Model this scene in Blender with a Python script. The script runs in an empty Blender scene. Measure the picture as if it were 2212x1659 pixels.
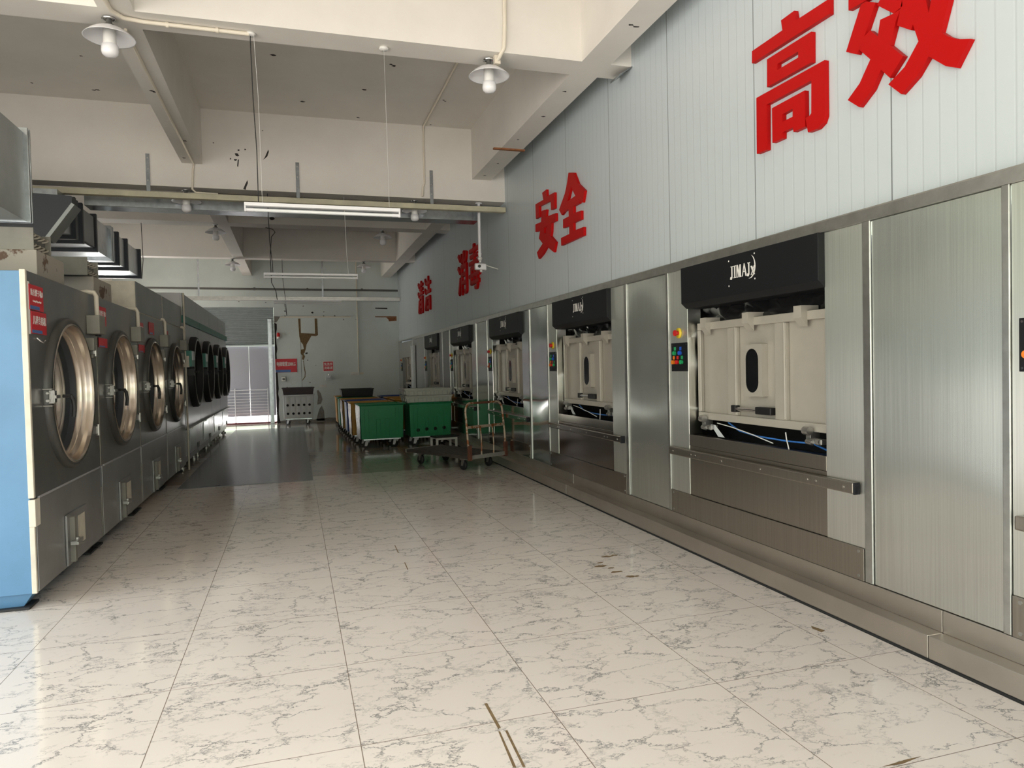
import bpy, bmesh, math, random
from mathutils import Vector, Matrix
from mathutils.geometry import tessellate_polygon
random.seed(7)
sc = bpy.context.scene
COL = sc.collection
PI = math.pi

# ------------------------------------------------------------------ camera
cam_d = bpy.data.cameras.new('camera')
cam = bpy.data.objects.new('camera', cam_d); COL.objects.link(cam)
yaw, pit, rol = .29798154, -.02577478, -.02317996
fw = Vector((math.sin(yaw)*math.cos(pit), math.cos(yaw)*math.cos(pit), math.sin(pit)))
r0 = Vector((math.cos(yaw), -math.sin(yaw), 0)); u0 = r0.cross(fw)
rt = r0*math.cos(rol)+u0*math.sin(rol); up = rt.cross(fw)
M = Matrix((rt, up, -fw)).transposed().to_4x4(); M.translation = (0, 0, 1.46)
cam.matrix_world = M
cam_d.sensor_width = 36; cam_d.lens = 1529.6/2212*36
cam_d.clip_start = .05; cam_d.clip_end = 200
sc.camera = cam
# ------------------------------------------------------------------ world: overcast sky, dark green tree line, pale yard
w = bpy.data.worlds.new('overcast'); sc.world = w; w.use_nodes = True
nt = w.node_tree; nt.nodes.clear()
wo = nt.nodes.new('ShaderNodeOutputWorld'); bg = nt.nodes.new('ShaderNodeBackground')
tc = nt.nodes.new('ShaderNodeTexCoord'); sx = nt.nodes.new('ShaderNodeSeparateXYZ')
mr = nt.nodes.new('ShaderNodeMapRange'); mr.inputs[1].default_value = -1; mr.inputs[2].default_value = 1
cr = nt.nodes.new('ShaderNodeValToRGB')
nt.links.new(tc.outputs['Generated'], sx.inputs[0]); nt.links.new(sx.outputs[2], mr.inputs[0])
nt.links.new(mr.outputs[0], cr.inputs[0]); nt.links.new(cr.outputs[0], bg.inputs[0]); nt.links.new(bg.outputs[0], wo.inputs[0])
els = cr.color_ramp.elements
els[0].position = 0; els[0].color = (.62, .57, .50, 1)
els[1].position = 1; els[1].color = (.85, .93, 1.0, 1)
for p, c in ((.492, (.70, .66, .60)), (.505, (.21, .235, .185)), (.60, (.27, .30, .235)), (.66, (.85, .92, .95))):
    e = els.new(p); e.color = (*c, 1)
bg.inputs[1].default_value = 4.0
sun_d = bpy.data.lights.new('sun', 'SUN'); sun_d.energy = 22; sun_d.angle = .01; sun_d.color = (1, .96, .92)
sun = bpy.data.objects.new('sun', sun_d); COL.objects.link(sun)
sun.rotation_euler = Vector((0, -.62, -.78)).to_track_quat('-Z', 'Y').to_euler()   # behind the building, it lights the back yard
# ------------------------------------------------------------------ render look
vs = sc.view_settings
sc.display_settings.display_device = 'sRGB'
vs.view_transform = 'Standard'; vs.look = 'None'; vs.gamma = 1; vs.use_curve_mapping = False
vs.exposure = 0.70
sc.cycles.use_denoising = True
sc.cycles.max_bounces = 8; sc.cycles.diffuse_bounces = 5; sc.cycles.glossy_bounces = 4
sc.cycles.transmission_bounces = 4; sc.cycles.sample_clamp_indirect = 8
sc.cycles.caustics_reflective = False; sc.cycles.caustics_refractive = False
def portal(name, loc, rot, sxx, syy):
    l = bpy.data.lights.new(name, 'AREA'); l.shape = 'RECTANGLE'; l.size = sxx; l.size_y = syy
    l.cycles.is_portal = True
    o = bpy.data.objects.new(name, l); COL.objects.link(o); o.location = loc; o.rotation_euler = rot
portal('portal_front', (-.8, -3.45, 2.05), (PI/2, 0, PI), 7.2, 4.1)
portal('portal_left', (-4.45, .9, 2.0), (PI/2, 0, PI/2), 7.6, 3.9)
portal('portal_back_left', (-4.45, 19.85, 1.6), (PI/2, 0, PI/2), 1.9, 3.2)
for y_ in (11.85, 15.75): portal('portal_window', (-4.45, y_, 3.6), (PI/2, 0, PI/2), 2.8, .7)

# ------------------------------------------------------------------ materials
MT = {}
def new_mat(name):
    m = bpy.data.materials.new(name); m.use_nodes = True
    MT[name] = m
    return m, m.node_tree, m.node_tree.nodes['Principled BSDF']
def nd(t, typ, **kw):
    n = t.nodes.new(typ)
    for k, v in kw.items():
        if k.startswith('i'):
            n.inputs[int(k[1:])].default_value = v
        else: setattr(n, k, v)
    return n
def simple(name, col, rough=.5, metal=0, noise=0, nscale=8, bump=0, spec=None, coat=0, trans=0, col2=None, thr=None):
    m, t, b = new_mat(name)
    b.inputs['Base Color'].default_value = (*col, 1)
    b.inputs['Roughness'].default_value = rough; b.inputs['Metallic'].default_value = metal
    if spec is not None: b.inputs['Specular IOR Level'].default_value = spec
    if coat: b.inputs['Coat Weight'].default_value = coat
    if trans: b.inputs['Transmission Weight'].default_value = trans
    if noise or bump or col2:
        g = nd(t, 'ShaderNodeNewGeometry')
        n = nd(t, 'ShaderNodeTexNoise', noise_dimensions='3D'); n.inputs['Scale'].default_value = nscale
        n.inputs['Detail'].default_value = 5; n.inputs['Roughness'].default_value = .6
        t.links.new(g.outputs['Position'], n.inputs['Vector'])
        if noise:
            r = nd(t, 'ShaderNodeMapRange'); r.inputs[1].default_value = .3; r.inputs[2].default_value = .7
            r.inputs[3].default_value = 1-noise; r.inputs[4].default_value = 1+noise*.4
            t.links.new(n.outputs[0], r.inputs[0])
            mx = nd(t, 'ShaderNodeVectorMath', operation='SCALE'); mx.inputs[0].default_value = col
            t.links.new(r.outputs[0], mx.inputs['Scale']); t.links.new(mx.outputs[0], b.inputs['Base Color'])
        if col2:
            r = nd(t, 'ShaderNodeMapRange'); r.inputs[1].default_value = thr-.02; r.inputs[2].default_value = thr+.02
            t.links.new(n.outputs[0], r.inputs[0])
            mx = nd(t, 'ShaderNodeMix', data_type='RGBA'); mx.inputs[6].default_value = (*col, 1); mx.inputs[7].default_value = (*col2, 1)
            t.links.new(r.outputs[0], mx.inputs[0]); t.links.new(mx.outputs[2], b.inputs['Base Color'])
        if bump:
            bp = nd(t, 'ShaderNodeBump'); bp.inputs['Strength'].default_value = bump; bp.inputs['Distance'].default_value = .01
            t.links.new(n.outputs[0], bp.inputs['Height']); t.links.new(bp.outputs[0], b.inputs['Normal'])
    return m
simple('white_paint', (.74, .71, .66), .75, noise=.07, nscale=1.5, bump=.15)
simple('back_paint', (.68, .74, .72), .7, noise=.08, nscale=1.2, bump=.15)
simple('cement', (.30, .28, .25), .9, noise=.3, nscale=20, bump=.5)
simple('brown_chip', (.20, .13, .06), .9, noise=.4, nscale=30)
simple('dark_chip', (.035, .03, .028), .9)
simple('brick_raw', (.30, .12, .05), .9, noise=.4, nscale=25)
simple('cream_wood', (.55, .52, .38), .6, noise=.2, nscale=4)
simple('rust_wood', (.30, .11, .05), .8, noise=.2)
simple('dark_steel_paint', (.25, .25, .24), .30, metal=.7, noise=.15, nscale=3)
simple('lower_steel', (.36, .36, .36), .36, metal=.6, noise=.15, nscale=3)  # base made lighter to hold the haze lying over the lower panels
simple('blue_paint', (.115, .255, .43), .45, noise=.12, nscale=2)
simple('cream_paint', (.70, .64, .53), .6, noise=.15, nscale=9)
simple('grey_beige_metal', (.27, .26, .225), .5, metal=.3, noise=.15, nscale=6)
simple('beige_rust', (.44, .40, .34), .7, col2=(.15, .09, .06), thr=.61, nscale=6)
simple('rubber', (.02, .02, .021), .55)
simple('black_paint', (.008, .009, .011), .5, spec=.25)
simple('black_gloss', (.008, .009, .01), .12)
simple('black_sheet', (.008, .008, .009), .22)
simple('dark_void', (.01, .01, .01), .9)
simple('bronze_ring', (.68, .60, .52), .24, metal=1, noise=.15, nscale=4)
simple('chrome', (.75, .75, .75), .15, metal=1)
simple('dull_metal', (.45, .44, .42), .35, metal=.9, noise=.2, nscale=20)
simple('door_cast', (.47, .435, .38), .45, metal=.25, noise=.06, nscale=6)
simple('galvanized', (.50, .54, .57), .26, metal=.95, noise=.22, nscale=14)
simple('galv_side', (.40, .43, .43), .42, metal=.6, noise=.1, nscale=5)
simple('duct_dark', (.05, .056, .065), .4, metal=.4)
simple('white_enamel', (.78, .78, .80), .3)
simple('white_plastic', (.74, .73, .70), .4)
simple('pvc_cream', (.72, .66, .55), .45)
simple('bulb_glass', (.86, .86, .88), .15, spec=.6)
simple('tube_glass', (.80, .82, .82), .2)
simple('sign_red', (.60, .02, .035), .4)
simple('sign_blue', (.07, .16, .40), .4)
simple('letter_white', (.85, .83, .80), .5)
simple('letter_red', (.46, .003, .003), .5, spec=.15)
simple('green_plastic', (.01, .26, .10), .38, noise=.08, nscale=5)
simple('yellow_plastic', (.60, .30, .05), .45, noise=.1, nscale=5)
simple('blue_plastic', (.025, .07, .30), .4)
simple('grey_plastic', (.62, .65, .66), .45)
simple('crate_plastic', (.64, .65, .59), .5)
simple('black_plastic', (.010, .009, .010), .45)
simple('brown_black_plastic', (.05, .035, .04), .45)
simple('film', (.70, .70, .66), .25, bump=.6, nscale=30, noise=.4)
simple('steel_grey_panel', (.55, .55, .57), .33, metal=.3, noise=.06, nscale=3)
simple('teal_paint', (.06, .28, .22), .4)
simple('rusty_tube', (.50, .40, .30), .5, metal=.3, col2=(.28, .10, .035), thr=.54, nscale=14)
simple('rust_dark', (.16, .06, .035), .75, noise=.3, nscale=20)
simple('old_wood', (.07, .06, .052), .6, noise=.3, nscale=14)
simple('pale_edge', (.32, .31, .28), .55, noise=.15)
simple('cable_black', (.015, .015, .015), .5)
simple('cable_blue', (.05, .20, .60), .4)
simple('cable_white', (.7, .7, .68), .5)
simple('btn_red', (.6, .02, .02), .3); simple('btn_green', (.02, .35, .12), .3); simple('btn_blue', (.02, .10, .55), .3)
simple('btn_orange', (.80, .22, .02), .3); simple('btn_yellow', (.75, .55, .03), .35)
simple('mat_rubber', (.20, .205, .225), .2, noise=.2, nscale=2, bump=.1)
simple('shutter_steel', (.40, .44, .44), .28, metal=.85, noise=.1)
simple('sill_red', (.10, .02, .03), .5)
simple('pipe_dark', (.12, .12, .11), .5)

def glass_dark(name, col):
    m, t, b = new_mat(name)
    b.inputs['Base Color'].default_value = (*col, 1); b.inputs['Roughness'].default_value = .06
    b.inputs['Coat Weight'].default_value = .5
glass_dark('door_glass', (.045, .055, .058)); glass_dark('teal_glass', (.012, .022, .028))

# translucent sheet of the back door
m, t, b = new_mat('door_sheet')
b.inputs['Base Color'].default_value = (.42, .42, .46, 1); b.inputs['Roughness'].default_value = .5
tr = nd(t, 'ShaderNodeBsdfTranslucent'); tr.inputs[0].default_value = (.035, .035, .040, 1)
ad = nd(t, 'ShaderNodeAddShader'); out = t.nodes['Material Output']
t.links.new(b.outputs[0], ad.inputs[0]); t.links.new(tr.outputs[0], ad.inputs[1]); t.links.new(ad.outputs[0], out.inputs[0])

# brushed stainless steel, brushing runs vertically (reflections smear sideways)
def brushed(name, col, rough, aniso, wav=.0):
    m, t, b = new_mat(name)
    b.inputs['Metallic'].default_value = 1; b.inputs['Roughness'].default_value = rough
    b.inputs['Anisotropic'].default_value = aniso
    cx = nd(t, 'ShaderNodeCombineXYZ'); cx.inputs[1].default_value = 1
    t.links.new(cx.outputs[0], b.inputs['Tangent'])
    g = nd(t, 'ShaderNodeNewGeometry')
    mp = nd(t, 'ShaderNodeVectorMath', operation='MULTIPLY'); mp.inputs[1].default_value = (1, 160, 1.2)
    t.links.new(g.outputs['Position'], mp.inputs[0])
    n = nd(t, 'ShaderNodeTexNoise'); n.inputs['Scale'].default_value = 1; n.inputs['Detail'].default_value = 3
    t.links.new(mp.outputs[0], n.inputs['Vector'])
    r = nd(t, 'ShaderNodeMapRange'); r.inputs[1].default_value = .3; r.inputs[2].default_value = .7; r.inputs[3].default_value = .90; r.inputs[4].default_value = 1.05
    t.links.new(n.outputs[0], r.inputs[0])
    s = nd(t, 'ShaderNodeVectorMath', operation='SCALE'); s.inputs[0].default_value = col
    t.links.new(r.outputs[0], s.inputs['Scale']); t.links.new(s.outputs[0], b.inputs['Base Color'])
    if wav:
        n2 = nd(t, 'ShaderNodeTexNoise'); n2.inputs['Scale'].default_value = 1.6; n2.inputs['Detail'].default_value = 0
        t.links.new(g.outputs['Position'], n2.inputs['Vector'])
        bp = nd(t, 'ShaderNodeBump'); bp.inputs['Strength'].default_value = 1; bp.inputs['Distance'].default_value = wav
        t.links.new(n2.outputs[0], bp.inputs['Height']); t.links.new(bp.outputs[0], b.inputs['Normal'])
    return m
brushed('brushed_steel', (.72, .72, .67), .31, .9, .012)
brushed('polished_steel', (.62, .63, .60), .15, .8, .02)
brushed('brushed_panel', (.70, .71, .67), .27, .9, .03)
brushed('floor_tint_steel', (.38, .345, .30), .30, .7, .004)  # brown of the reflected floor is put into the base colour
brushed('floor_tint_polish', (.42, .38, .34), .14, .6, .008)  # smoother copy, floor reflection again painted in as brown
simple('gasket', (.075, .075, .07), .35, metal=.4)
simple('coil', (.42, .39, .33), .5, metal=.4)
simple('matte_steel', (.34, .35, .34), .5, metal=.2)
simple('steel_trim', (.58, .58, .55), .36, metal=1, noise=.15, nscale=12, bump=.12)
simple('plinth_steel', (.60, .55, .49), .38, metal=1, noise=.1, nscale=3)

# corrugated sandwich panel of the upper right wall
m, t, b = new_mat('sandwich_panel')
b.inputs['Roughness'].default_value = .33
g = nd(t, 'ShaderNodeNewGeometry'); sp = nd(t, 'ShaderNodeSeparateXYZ'); t.links.new(g.outputs['Position'], sp.inputs[0])
def stripe(period, off, width):
    a = nd(t, 'ShaderNodeMath', operation='ADD'); a.inputs[1].default_value = off; t.links.new(sp.outputs[1], a.inputs[0])
    p = nd(t, 'ShaderNodeMath', operation='PINGPONG'); p.inputs[1].default_value = period/2; t.links.new(a.outputs[0], p.inputs[0])
    l = nd(t, 'ShaderNodeMapRange'); l.inputs[1].default_value = 0; l.inputs[2].default_value = width
    t.links.new(p.outputs[0], l.inputs[0]); return l
rib = stripe(.094, -2.937, .008); seam = stripe(1.128, -2.937, .006)
mxs = nd(t, 'ShaderNodeMix', data_type='RGBA'); mxs.inputs[6].default_value = (.08, .09, .09, 1); mxs.inputs[7].default_value = (.54, .60, .63, 1)
t.links.new(seam.outputs[0], mxs.inputs[0])
mxr = nd(t, 'ShaderNodeMix', data_type='RGBA', blend_type='MULTIPLY'); mxr.inputs[0].default_value = 1
rr = nd(t, 'ShaderNodeMapRange'); rr.inputs[3].default_value = .91; rr.inputs[4].default_value = 1; t.links.new(rib.outputs[0], rr.inputs[0])
t.links.new(mxs.outputs[2], mxr.inputs[6]); t.links.new(rr.outputs[0], mxr.inputs[7]); t.links.new(mxr.outputs[2], b.inputs['Base Color'])
bp = nd(t, 'ShaderNodeBump'); bp.inputs['Strength'].default_value = .4; bp.inputs['Distance'].default_value = .002
t.links.new(rib.outputs[0], bp.inputs['Height']); t.links.new(bp.outputs[0], b.inputs['Normal'])

# veined floor tiles
def tile_floor(name, base, vein_strength, rough, grout):
    m, t, b = new_mat(name)
    g = nd(t, 'ShaderNodeNewGeometry'); sp = nd(t, 'ShaderNodeSeparateXYZ'); t.links.new(g.outputs['Position'], sp.inputs[0])
    def axis(o, off, per):
        a = nd(t, 'ShaderNodeMath', operation='SUBTRACT'); a.inputs[1].default_value = off; t.links.new(o, a.inputs[0])
        d = nd(t, 'ShaderNodeMath', operation='DIVIDE'); d.inputs[1].default_value = per; t.links.new(a.outputs[0], d.inputs[0])
        f = nd(t, 'ShaderNodeMath', operation='FLOOR'); t.links.new(d.outputs[0], f.inputs[0])
        p = nd(t, 'ShaderNodeMath', operation='PINGPONG'); p.inputs[1].default_value = .5; t.links.new(d.outputs[0], p.inputs[0])
        return f, p
    fx, px = axis(sp.outputs[0], .205, .7935); fy, py = axis(sp.outputs[1], 2.772, .7875)
    mn = nd(t, 'ShaderNodeMath', operation='MINIMUM'); t.links.new(px.outputs[0], mn.inputs[0]); t.links.new(py.outputs[0], mn.inputs[1])
    gr = nd(t, 'ShaderNodeMapRange'); gr.inputs[1].default_value = .0012; gr.inputs[2].default_value = .0032; t.links.new(mn.outputs[0], gr.inputs[0])
    cid = nd(t, 'ShaderNodeCombineXYZ'); t.links.new(fx.outputs[0], cid.inputs[0]); t.links.new(fy.outputs[0], cid.inputs[1])
    wn = nd(t, 'ShaderNodeTexWhiteNoise', noise_dimensions='3D'); t.links.new(cid.outputs[0], wn.inputs[0])
    off = nd(t, 'ShaderNodeVectorMath', operation='SCALE'); off.inputs['Scale'].default_value = 7; t.links.new(wn.outputs['Color'], off.inputs[0])
    pos = nd(t, 'ShaderNodeVectorMath', operation='ADD'); t.links.new(g.outputs['Position'], pos.inputs[0]); t.links.new(off.outputs[0], pos.inputs[1])
    rot = nd(t, 'ShaderNodeMapping'); rot.inputs['Rotation'].default_value = (0, 0, .5); rot.inputs['Scale'].default_value = (.8, 1.35, 1)
    t.links.new(pos.outputs[0], rot.inputs[0])
    dn = nd(t, 'ShaderNodeTexNoise'); dn.inputs['Scale'].default_value = 3.4; dn.inputs['Detail'].default_value = 8; dn.inputs['Roughness'].default_value = .72
    t.links.new(rot.outputs[0], dn.inputs['Vector'])
    ds = nd(t, 'ShaderNodeVectorMath', operation='SUBTRACT'); ds.inputs[1].default_value = (.5, .5, .5); t.links.new(dn.outputs['Color'], ds.inputs[0])
    dsc = nd(t, 'ShaderNodeVectorMath', operation='SCALE'); dsc.inputs['Scale'].default_value = .42; t.links.new(ds.outputs[0], dsc.inputs[0])
    wp = nd(t, 'ShaderNodeVectorMath', operation='ADD'); t.links.new(rot.outputs[0], wp.inputs[0]); t.links.new(dsc.outputs[0], wp.inputs[1])
    def veins(scale, wid, nsc, lo, hi):
        v = nd(t, 'ShaderNodeTexVoronoi', feature='DISTANCE_TO_EDGE'); v.inputs['Scale'].default_value = scale
        t.links.new(wp.outputs[0], v.inputs['Vector'])
        l = nd(t, 'ShaderNodeMapRange'); l.inputs[1].default_value = 0; l.inputs[2].default_value = wid; l.inputs[3].default_value = 1; l.inputs[4].default_value = 0
        t.links.new(v.outputs['Distance'], l.inputs[0])
        k = nd(t, 'ShaderNodeTexNoise'); k.inputs['Scale'].default_value = nsc; k.inputs['Detail'].default_value = 4; k.inputs['Roughness'].default_value = .7
        t.links.new(pos.outputs[0], k.inputs['Vector'])
        kk = nd(t, 'ShaderNodeMapRange'); kk.inputs[1].default_value = lo; kk.inputs[2].default_value = hi; t.links.new(k.outputs[0], kk.inputs[0])
        mm = nd(t, 'ShaderNodeMath', operation='MULTIPLY'); t.links.new(l.outputs[0], mm.inputs[0]); t.links.new(kk.outputs[0], mm.inputs[1])
        return mm
    a = veins(3.3, .026, 7, .40, .54); c = veins(6.5, .04, 5, .47, .60)
    mx = nd(t, 'ShaderNodeMath', operation='MAXIMUM'); t.links.new(a.outputs[0], mx.inputs[0])
    c2 = nd(t, 'ShaderNodeMath', operation='MULTIPLY'); c2.inputs[1].default_value = .6; t.links.new(c.outputs[0], c2.inputs[0]); t.links.new(c2.outputs[0], mx.inputs[1])
    vs_ = nd(t, 'ShaderNodeMath', operation='MULTIPLY'); vs_.inputs[1].default_value = vein_strength; t.links.new(mx.outputs[0], vs_.inputs[0])
    big = nd(t, 'ShaderNodeTexNoise'); big.inputs['Scale'].default_value = .7; big.inputs['Detail'].default_value = 3; t.links.new(g.outputs['Position'], big.inputs['Vector'])
    bc = nd(t, 'ShaderNodeMapRange'); bc.inputs[1].default_value = .3; bc.inputs[2].default_value = .7; bc.inputs[3].default_value = .94; bc.inputs[4].default_value = 1.03
    t.links.new(big.outputs[0], bc.inputs[0])
    bs = nd(t, 'ShaderNodeVectorMath', operation='SCALE'); bs.inputs[0].default_value = base; t.links.new(bc.outputs[0], bs.inputs['Scale'])
    m1 = nd(t, 'ShaderNodeMix', data_type='RGBA'); m1.inputs[7].default_value = (.10, .105, .105, 1)
    t.links.new(vs_.outputs[0], m1.inputs[0]); t.links.new(bs.outputs[0], m1.inputs[6])
    m2 = nd(t, 'ShaderNodeMix', data_type='RGBA'); m2.inputs[6].default_value = grout
    t.links.new(gr.outputs[0], m2.inputs[0]); t.links.new(m1.outputs[2], m2.inputs[7]); t.links.new(m2.outputs[2], b.inputs['Base Color'])
    b.inputs['Roughness'].default_value = rough
    n3 = nd(t, 'ShaderNodeTexNoise'); n3.inputs['Scale'].default_value = 3; n3.inputs['Detail'].default_value = 4; t.links.new(g.outputs['Position'], n3.inputs['Vector'])
    r3 = nd(t, 'ShaderNodeMapRange'); r3.inputs[3].default_value = rough*.7; r3.inputs[4].default_value = rough*1.5; t.links.new(n3.outputs[0], r3.inputs[0]); t.links.new(r3.outputs[0], b.inputs['Roughness'])
tile_floor('floor_tile', (.78, .70, .625), .88, .10, (.20, .15, .11, 1))
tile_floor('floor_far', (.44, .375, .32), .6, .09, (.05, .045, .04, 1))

# ------------------------------------------------------------------ mesh builder
class MB:
    def __init__(s): s.v = []; s.f = []; s.sm = []; s.mi = []
    def add(s, vs, fs, smooth=False, mi=0):
        o = len(s.v); s.v += [tuple(v) for v in vs]
        for f in fs: s.f.append([i+o for i in f]); s.sm.append(smooth); s.mi.append(mi)
        return s
    def box(s, x0, x1, y0, y1, z0, z1, mi=0):
        x0, x1 = min(x0, x1), max(x0, x1); y0, y1 = min(y0, y1), max(y0, y1); z0, z1 = min(z0, z1), max(z0, z1)
        V = [(x, y, z) for x in (x0, x1) for y in (y0, y1) for z in (z0, z1)]
        return s.add(V, [(0, 1, 3, 2), (4, 6, 7, 5), (0, 4, 5, 1), (2, 3, 7, 6), (0, 2, 6, 4), (1, 5, 7, 3)], mi=mi)
    def hexa(s, b, tp, mi=0):   # b, tp: 4 points each, same winding
        return s.add(list(b)+list(tp), [(3, 2, 1, 0), (4, 5, 6, 7), (0, 1, 5, 4), (1, 2, 6, 5), (2, 3, 7, 6), (3, 0, 4, 7)], mi=mi)
    def cyl(s, p0, p1, r, n=14, r2=None, mi=0, caps=True):
        p0, p1 = Vector(p0), Vector(p1); a = (p1-p0).normalized()
        q = a.orthogonal().normalized(); k = a.cross(q); r2 = r if r2 is None else r2
        V = [];
        for (p, rr) in ((p0, r), (p1, r2)):
            for i in range(n):
                t_ = 2*PI*i/n; V.append(p+q*math.cos(t_)*rr+k*math.sin(t_)*rr)
        s.add(V, [(i, (i+1) % n, n+(i+1) % n, n+i) for i in range(n)], True, mi)
        if caps:
            s.add(V[:n], [tuple(range(n-1, -1, -1))], False, mi); s.add(V[n:], [tuple(range(n))], False, mi)
        return s
    def tube(s, pts, r, n=8, mi=0, closed=False):
        P = [Vector(p) for p in pts]; V = []; q = None
        for i, p in enumerate(P):
            a = (P[min(i+1, len(P)-1)]-P[max(i-1, 0)]).normalized()
            if q is None: q = a.orthogonal().normalized()
            q = (q-a*q.dot(a)).normalized(); k = a.cross(q)
            for j in range(n):
                t_ = 2*PI*j/n; V.append(p+q*math.cos(t_)*r+k*math.sin(t_)*r)
        F = [(i*n+j, i*n+(j+1) % n, (i+1)*n+(j+1) % n, (i+1)*n+j) for i in range(len(P)-1) for j in range(n)]
        s.add(V, F, True, mi)
        s.add(V[:n], [tuple(range(n-1, -1, -1))], False, mi); s.add(V[-n:], [tuple(range(n))], False, mi)
        return s
    def lathe(s, prof, c, axis=(0, 0, 1), n=40, mi=0, seg=None):
        c = Vector(c); a = Vector(axis).normalized(); q = a.orthogonal().normalized(); k = a.cross(q); V = []
        for (r, h) in prof:
            for i in range(n):
                t_ = 2*PI*i/n; V.append(c+a*h+q*math.cos(t_)*r+k*math.sin(t_)*r)
        F = [(i*n+j, i*n+(j+1) % n, (i+1)*n+(j+1) % n, (i+1)*n+j) for i in range(len(prof)-1) for j in range(n)]
        return s.add(V, F, True, mi)
    def poly(s, outer, holes, fn, d, mi=0):   # fn maps 2d to 3d, d is the depth vector
        loops = [outer]+list(holes); flat = [p for l in loops for p in l]
        tri = tessellate_polygon([[Vector((p[0], p[1], 0)) for p in l] for l in loops])
        A = [Vector(fn(*p)) for p in flat]; B = [p+Vector(d) for p in A]
        s.add(A, [tuple(x) for x in tri], mi=mi); s.add(B, [tuple(reversed(x)) for x in tri], mi=mi)
        for l in loops:
            P = [Vector(fn(*p)) for p in l]; Q = [p+Vector(d) for p in P]; n = len(l)
            s.add(P+Q, [(i, (i+1) % n, n+(i+1) % n, n+i) for i in range(n)], mi=mi)
        return s
    def build(s, name, mat, parent=None, bevel=0, loc=None, seg=2):
        me = bpy.data.meshes.new(name); me.from_pydata(s.v, [], s.f)
        for p, sm, mi in zip(me.polygons, s.sm, s.mi): p.use_smooth = sm; p.material_index = mi
        bm = bmesh.new(); bm.from_mesh(me); bmesh.ops.recalc_face_normals(bm, faces=bm.faces)
        bm.to_mesh(me); bm.free()
        for m_ in (mat if isinstance(mat, (list, tuple)) else [mat]): me.materials.append(MT[m_])
        o = bpy.data.objects.new(name, me); COL.objects.link(o)
        if parent is not None: o.parent = parent
        if loc is not None: o.location = loc
        if bevel:
            b_ = o.modifiers.new('bevel', 'BEVEL'); b_.width = bevel; b_.segments = seg; b_.limit_method = 'ANGLE'; b_.angle_limit = .6
        return o
def B(*a, **k): return MB().box(*a, **k)
def tag(o, label=None, cat=None, group=None, kind=None):
    if label: o['label'] = label
    if cat: o['category'] = cat
    if group: o['group'] = group
    if kind: o['kind'] = kind
    return o
def S(o): o['kind'] = 'structure'; return o
def empty(name, loc, label, cat, rz=0, group=None):
    o = bpy.data.objects.new(name, None); COL.objects.link(o); o.location = loc; o.rotation_euler = (0, 0, rz); o.empty_display_size = .1
    return tag(o, label, cat, group)
def kids(o): return [c for c in bpy.data.objects if c.parent == o]
def copy_tree(o, parent=None):
    c = o.copy(); COL.objects.link(c); c.parent = parent
    for ch in kids(o): copy_tree(ch, c)
    return c
def text_mesh(txt, size, ext, bold=0.0, align='CENTER', sx_=1.0):
    cu = bpy.data.curves.new('lettering', 'FONT'); cu.body = txt; cu.size = size; cu.extrude = ext
    cu.align_x = align; cu.align_y = 'CENTER'; cu.resolution_u = 2
    o = bpy.data.objects.new('tmp', cu); COL.objects.link(o)
    dg = bpy.context.evaluated_depsgraph_get(); me = bpy.data.meshes.new_from_object(o.evaluated_get(dg))
    bpy.data.objects.remove(o)
    if bold:      # heavier strokes: the outline repeated with small shifts
        bm = bmesh.new()
        for i_, (dx, dy) in enumerate(((0, 0), (bold, 0), (-bold, 0), (0, bold*.7), (0, -bold*.7))):
            m2 = me.copy(); m2.transform(Matrix.Translation((dx, dy, -i_*max(ext*.06, .00012)))); bm.from_mesh(m2); bpy.data.meshes.remove(m2)
        bm.to_mesh(me); bm.free()
    if sx_ != 1: me.transform(Matrix.Diagonal((sx_, 1, 1, 1)))
    return me
def text_obj(name, txt, size, mat, parent, loc, right, upv, ext=.0006, bold=0, sx_=1.0, fit=None):
    me = text_mesh(txt, size, ext, bold, sx_=sx_)
    if fit:
        xs = [v.co.x for v in me.vertices]; k_ = fit/(max(xs)-min(xs)); c_ = (max(xs)+min(xs))/2
        me.transform(Matrix.Diagonal((k_, 1, 1, 1)) @ Matrix.Translation((-c_, 0, 0)))
    me.materials.clear(); me.materials.append(MT[mat])
    for p in me.polygons: p.material_index = 0
    r_, u_ = Vector(right).normalized(), Vector(upv).normalized(); n_ = r_.cross(u_)
    Mx = Matrix((r_, u_, n_)).transposed().to_4x4(); me.transform(Mx)
    o = bpy.data.objects.new(name, me); COL.objects.link(o); o.parent = parent; o.location = loc
    return o
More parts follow.
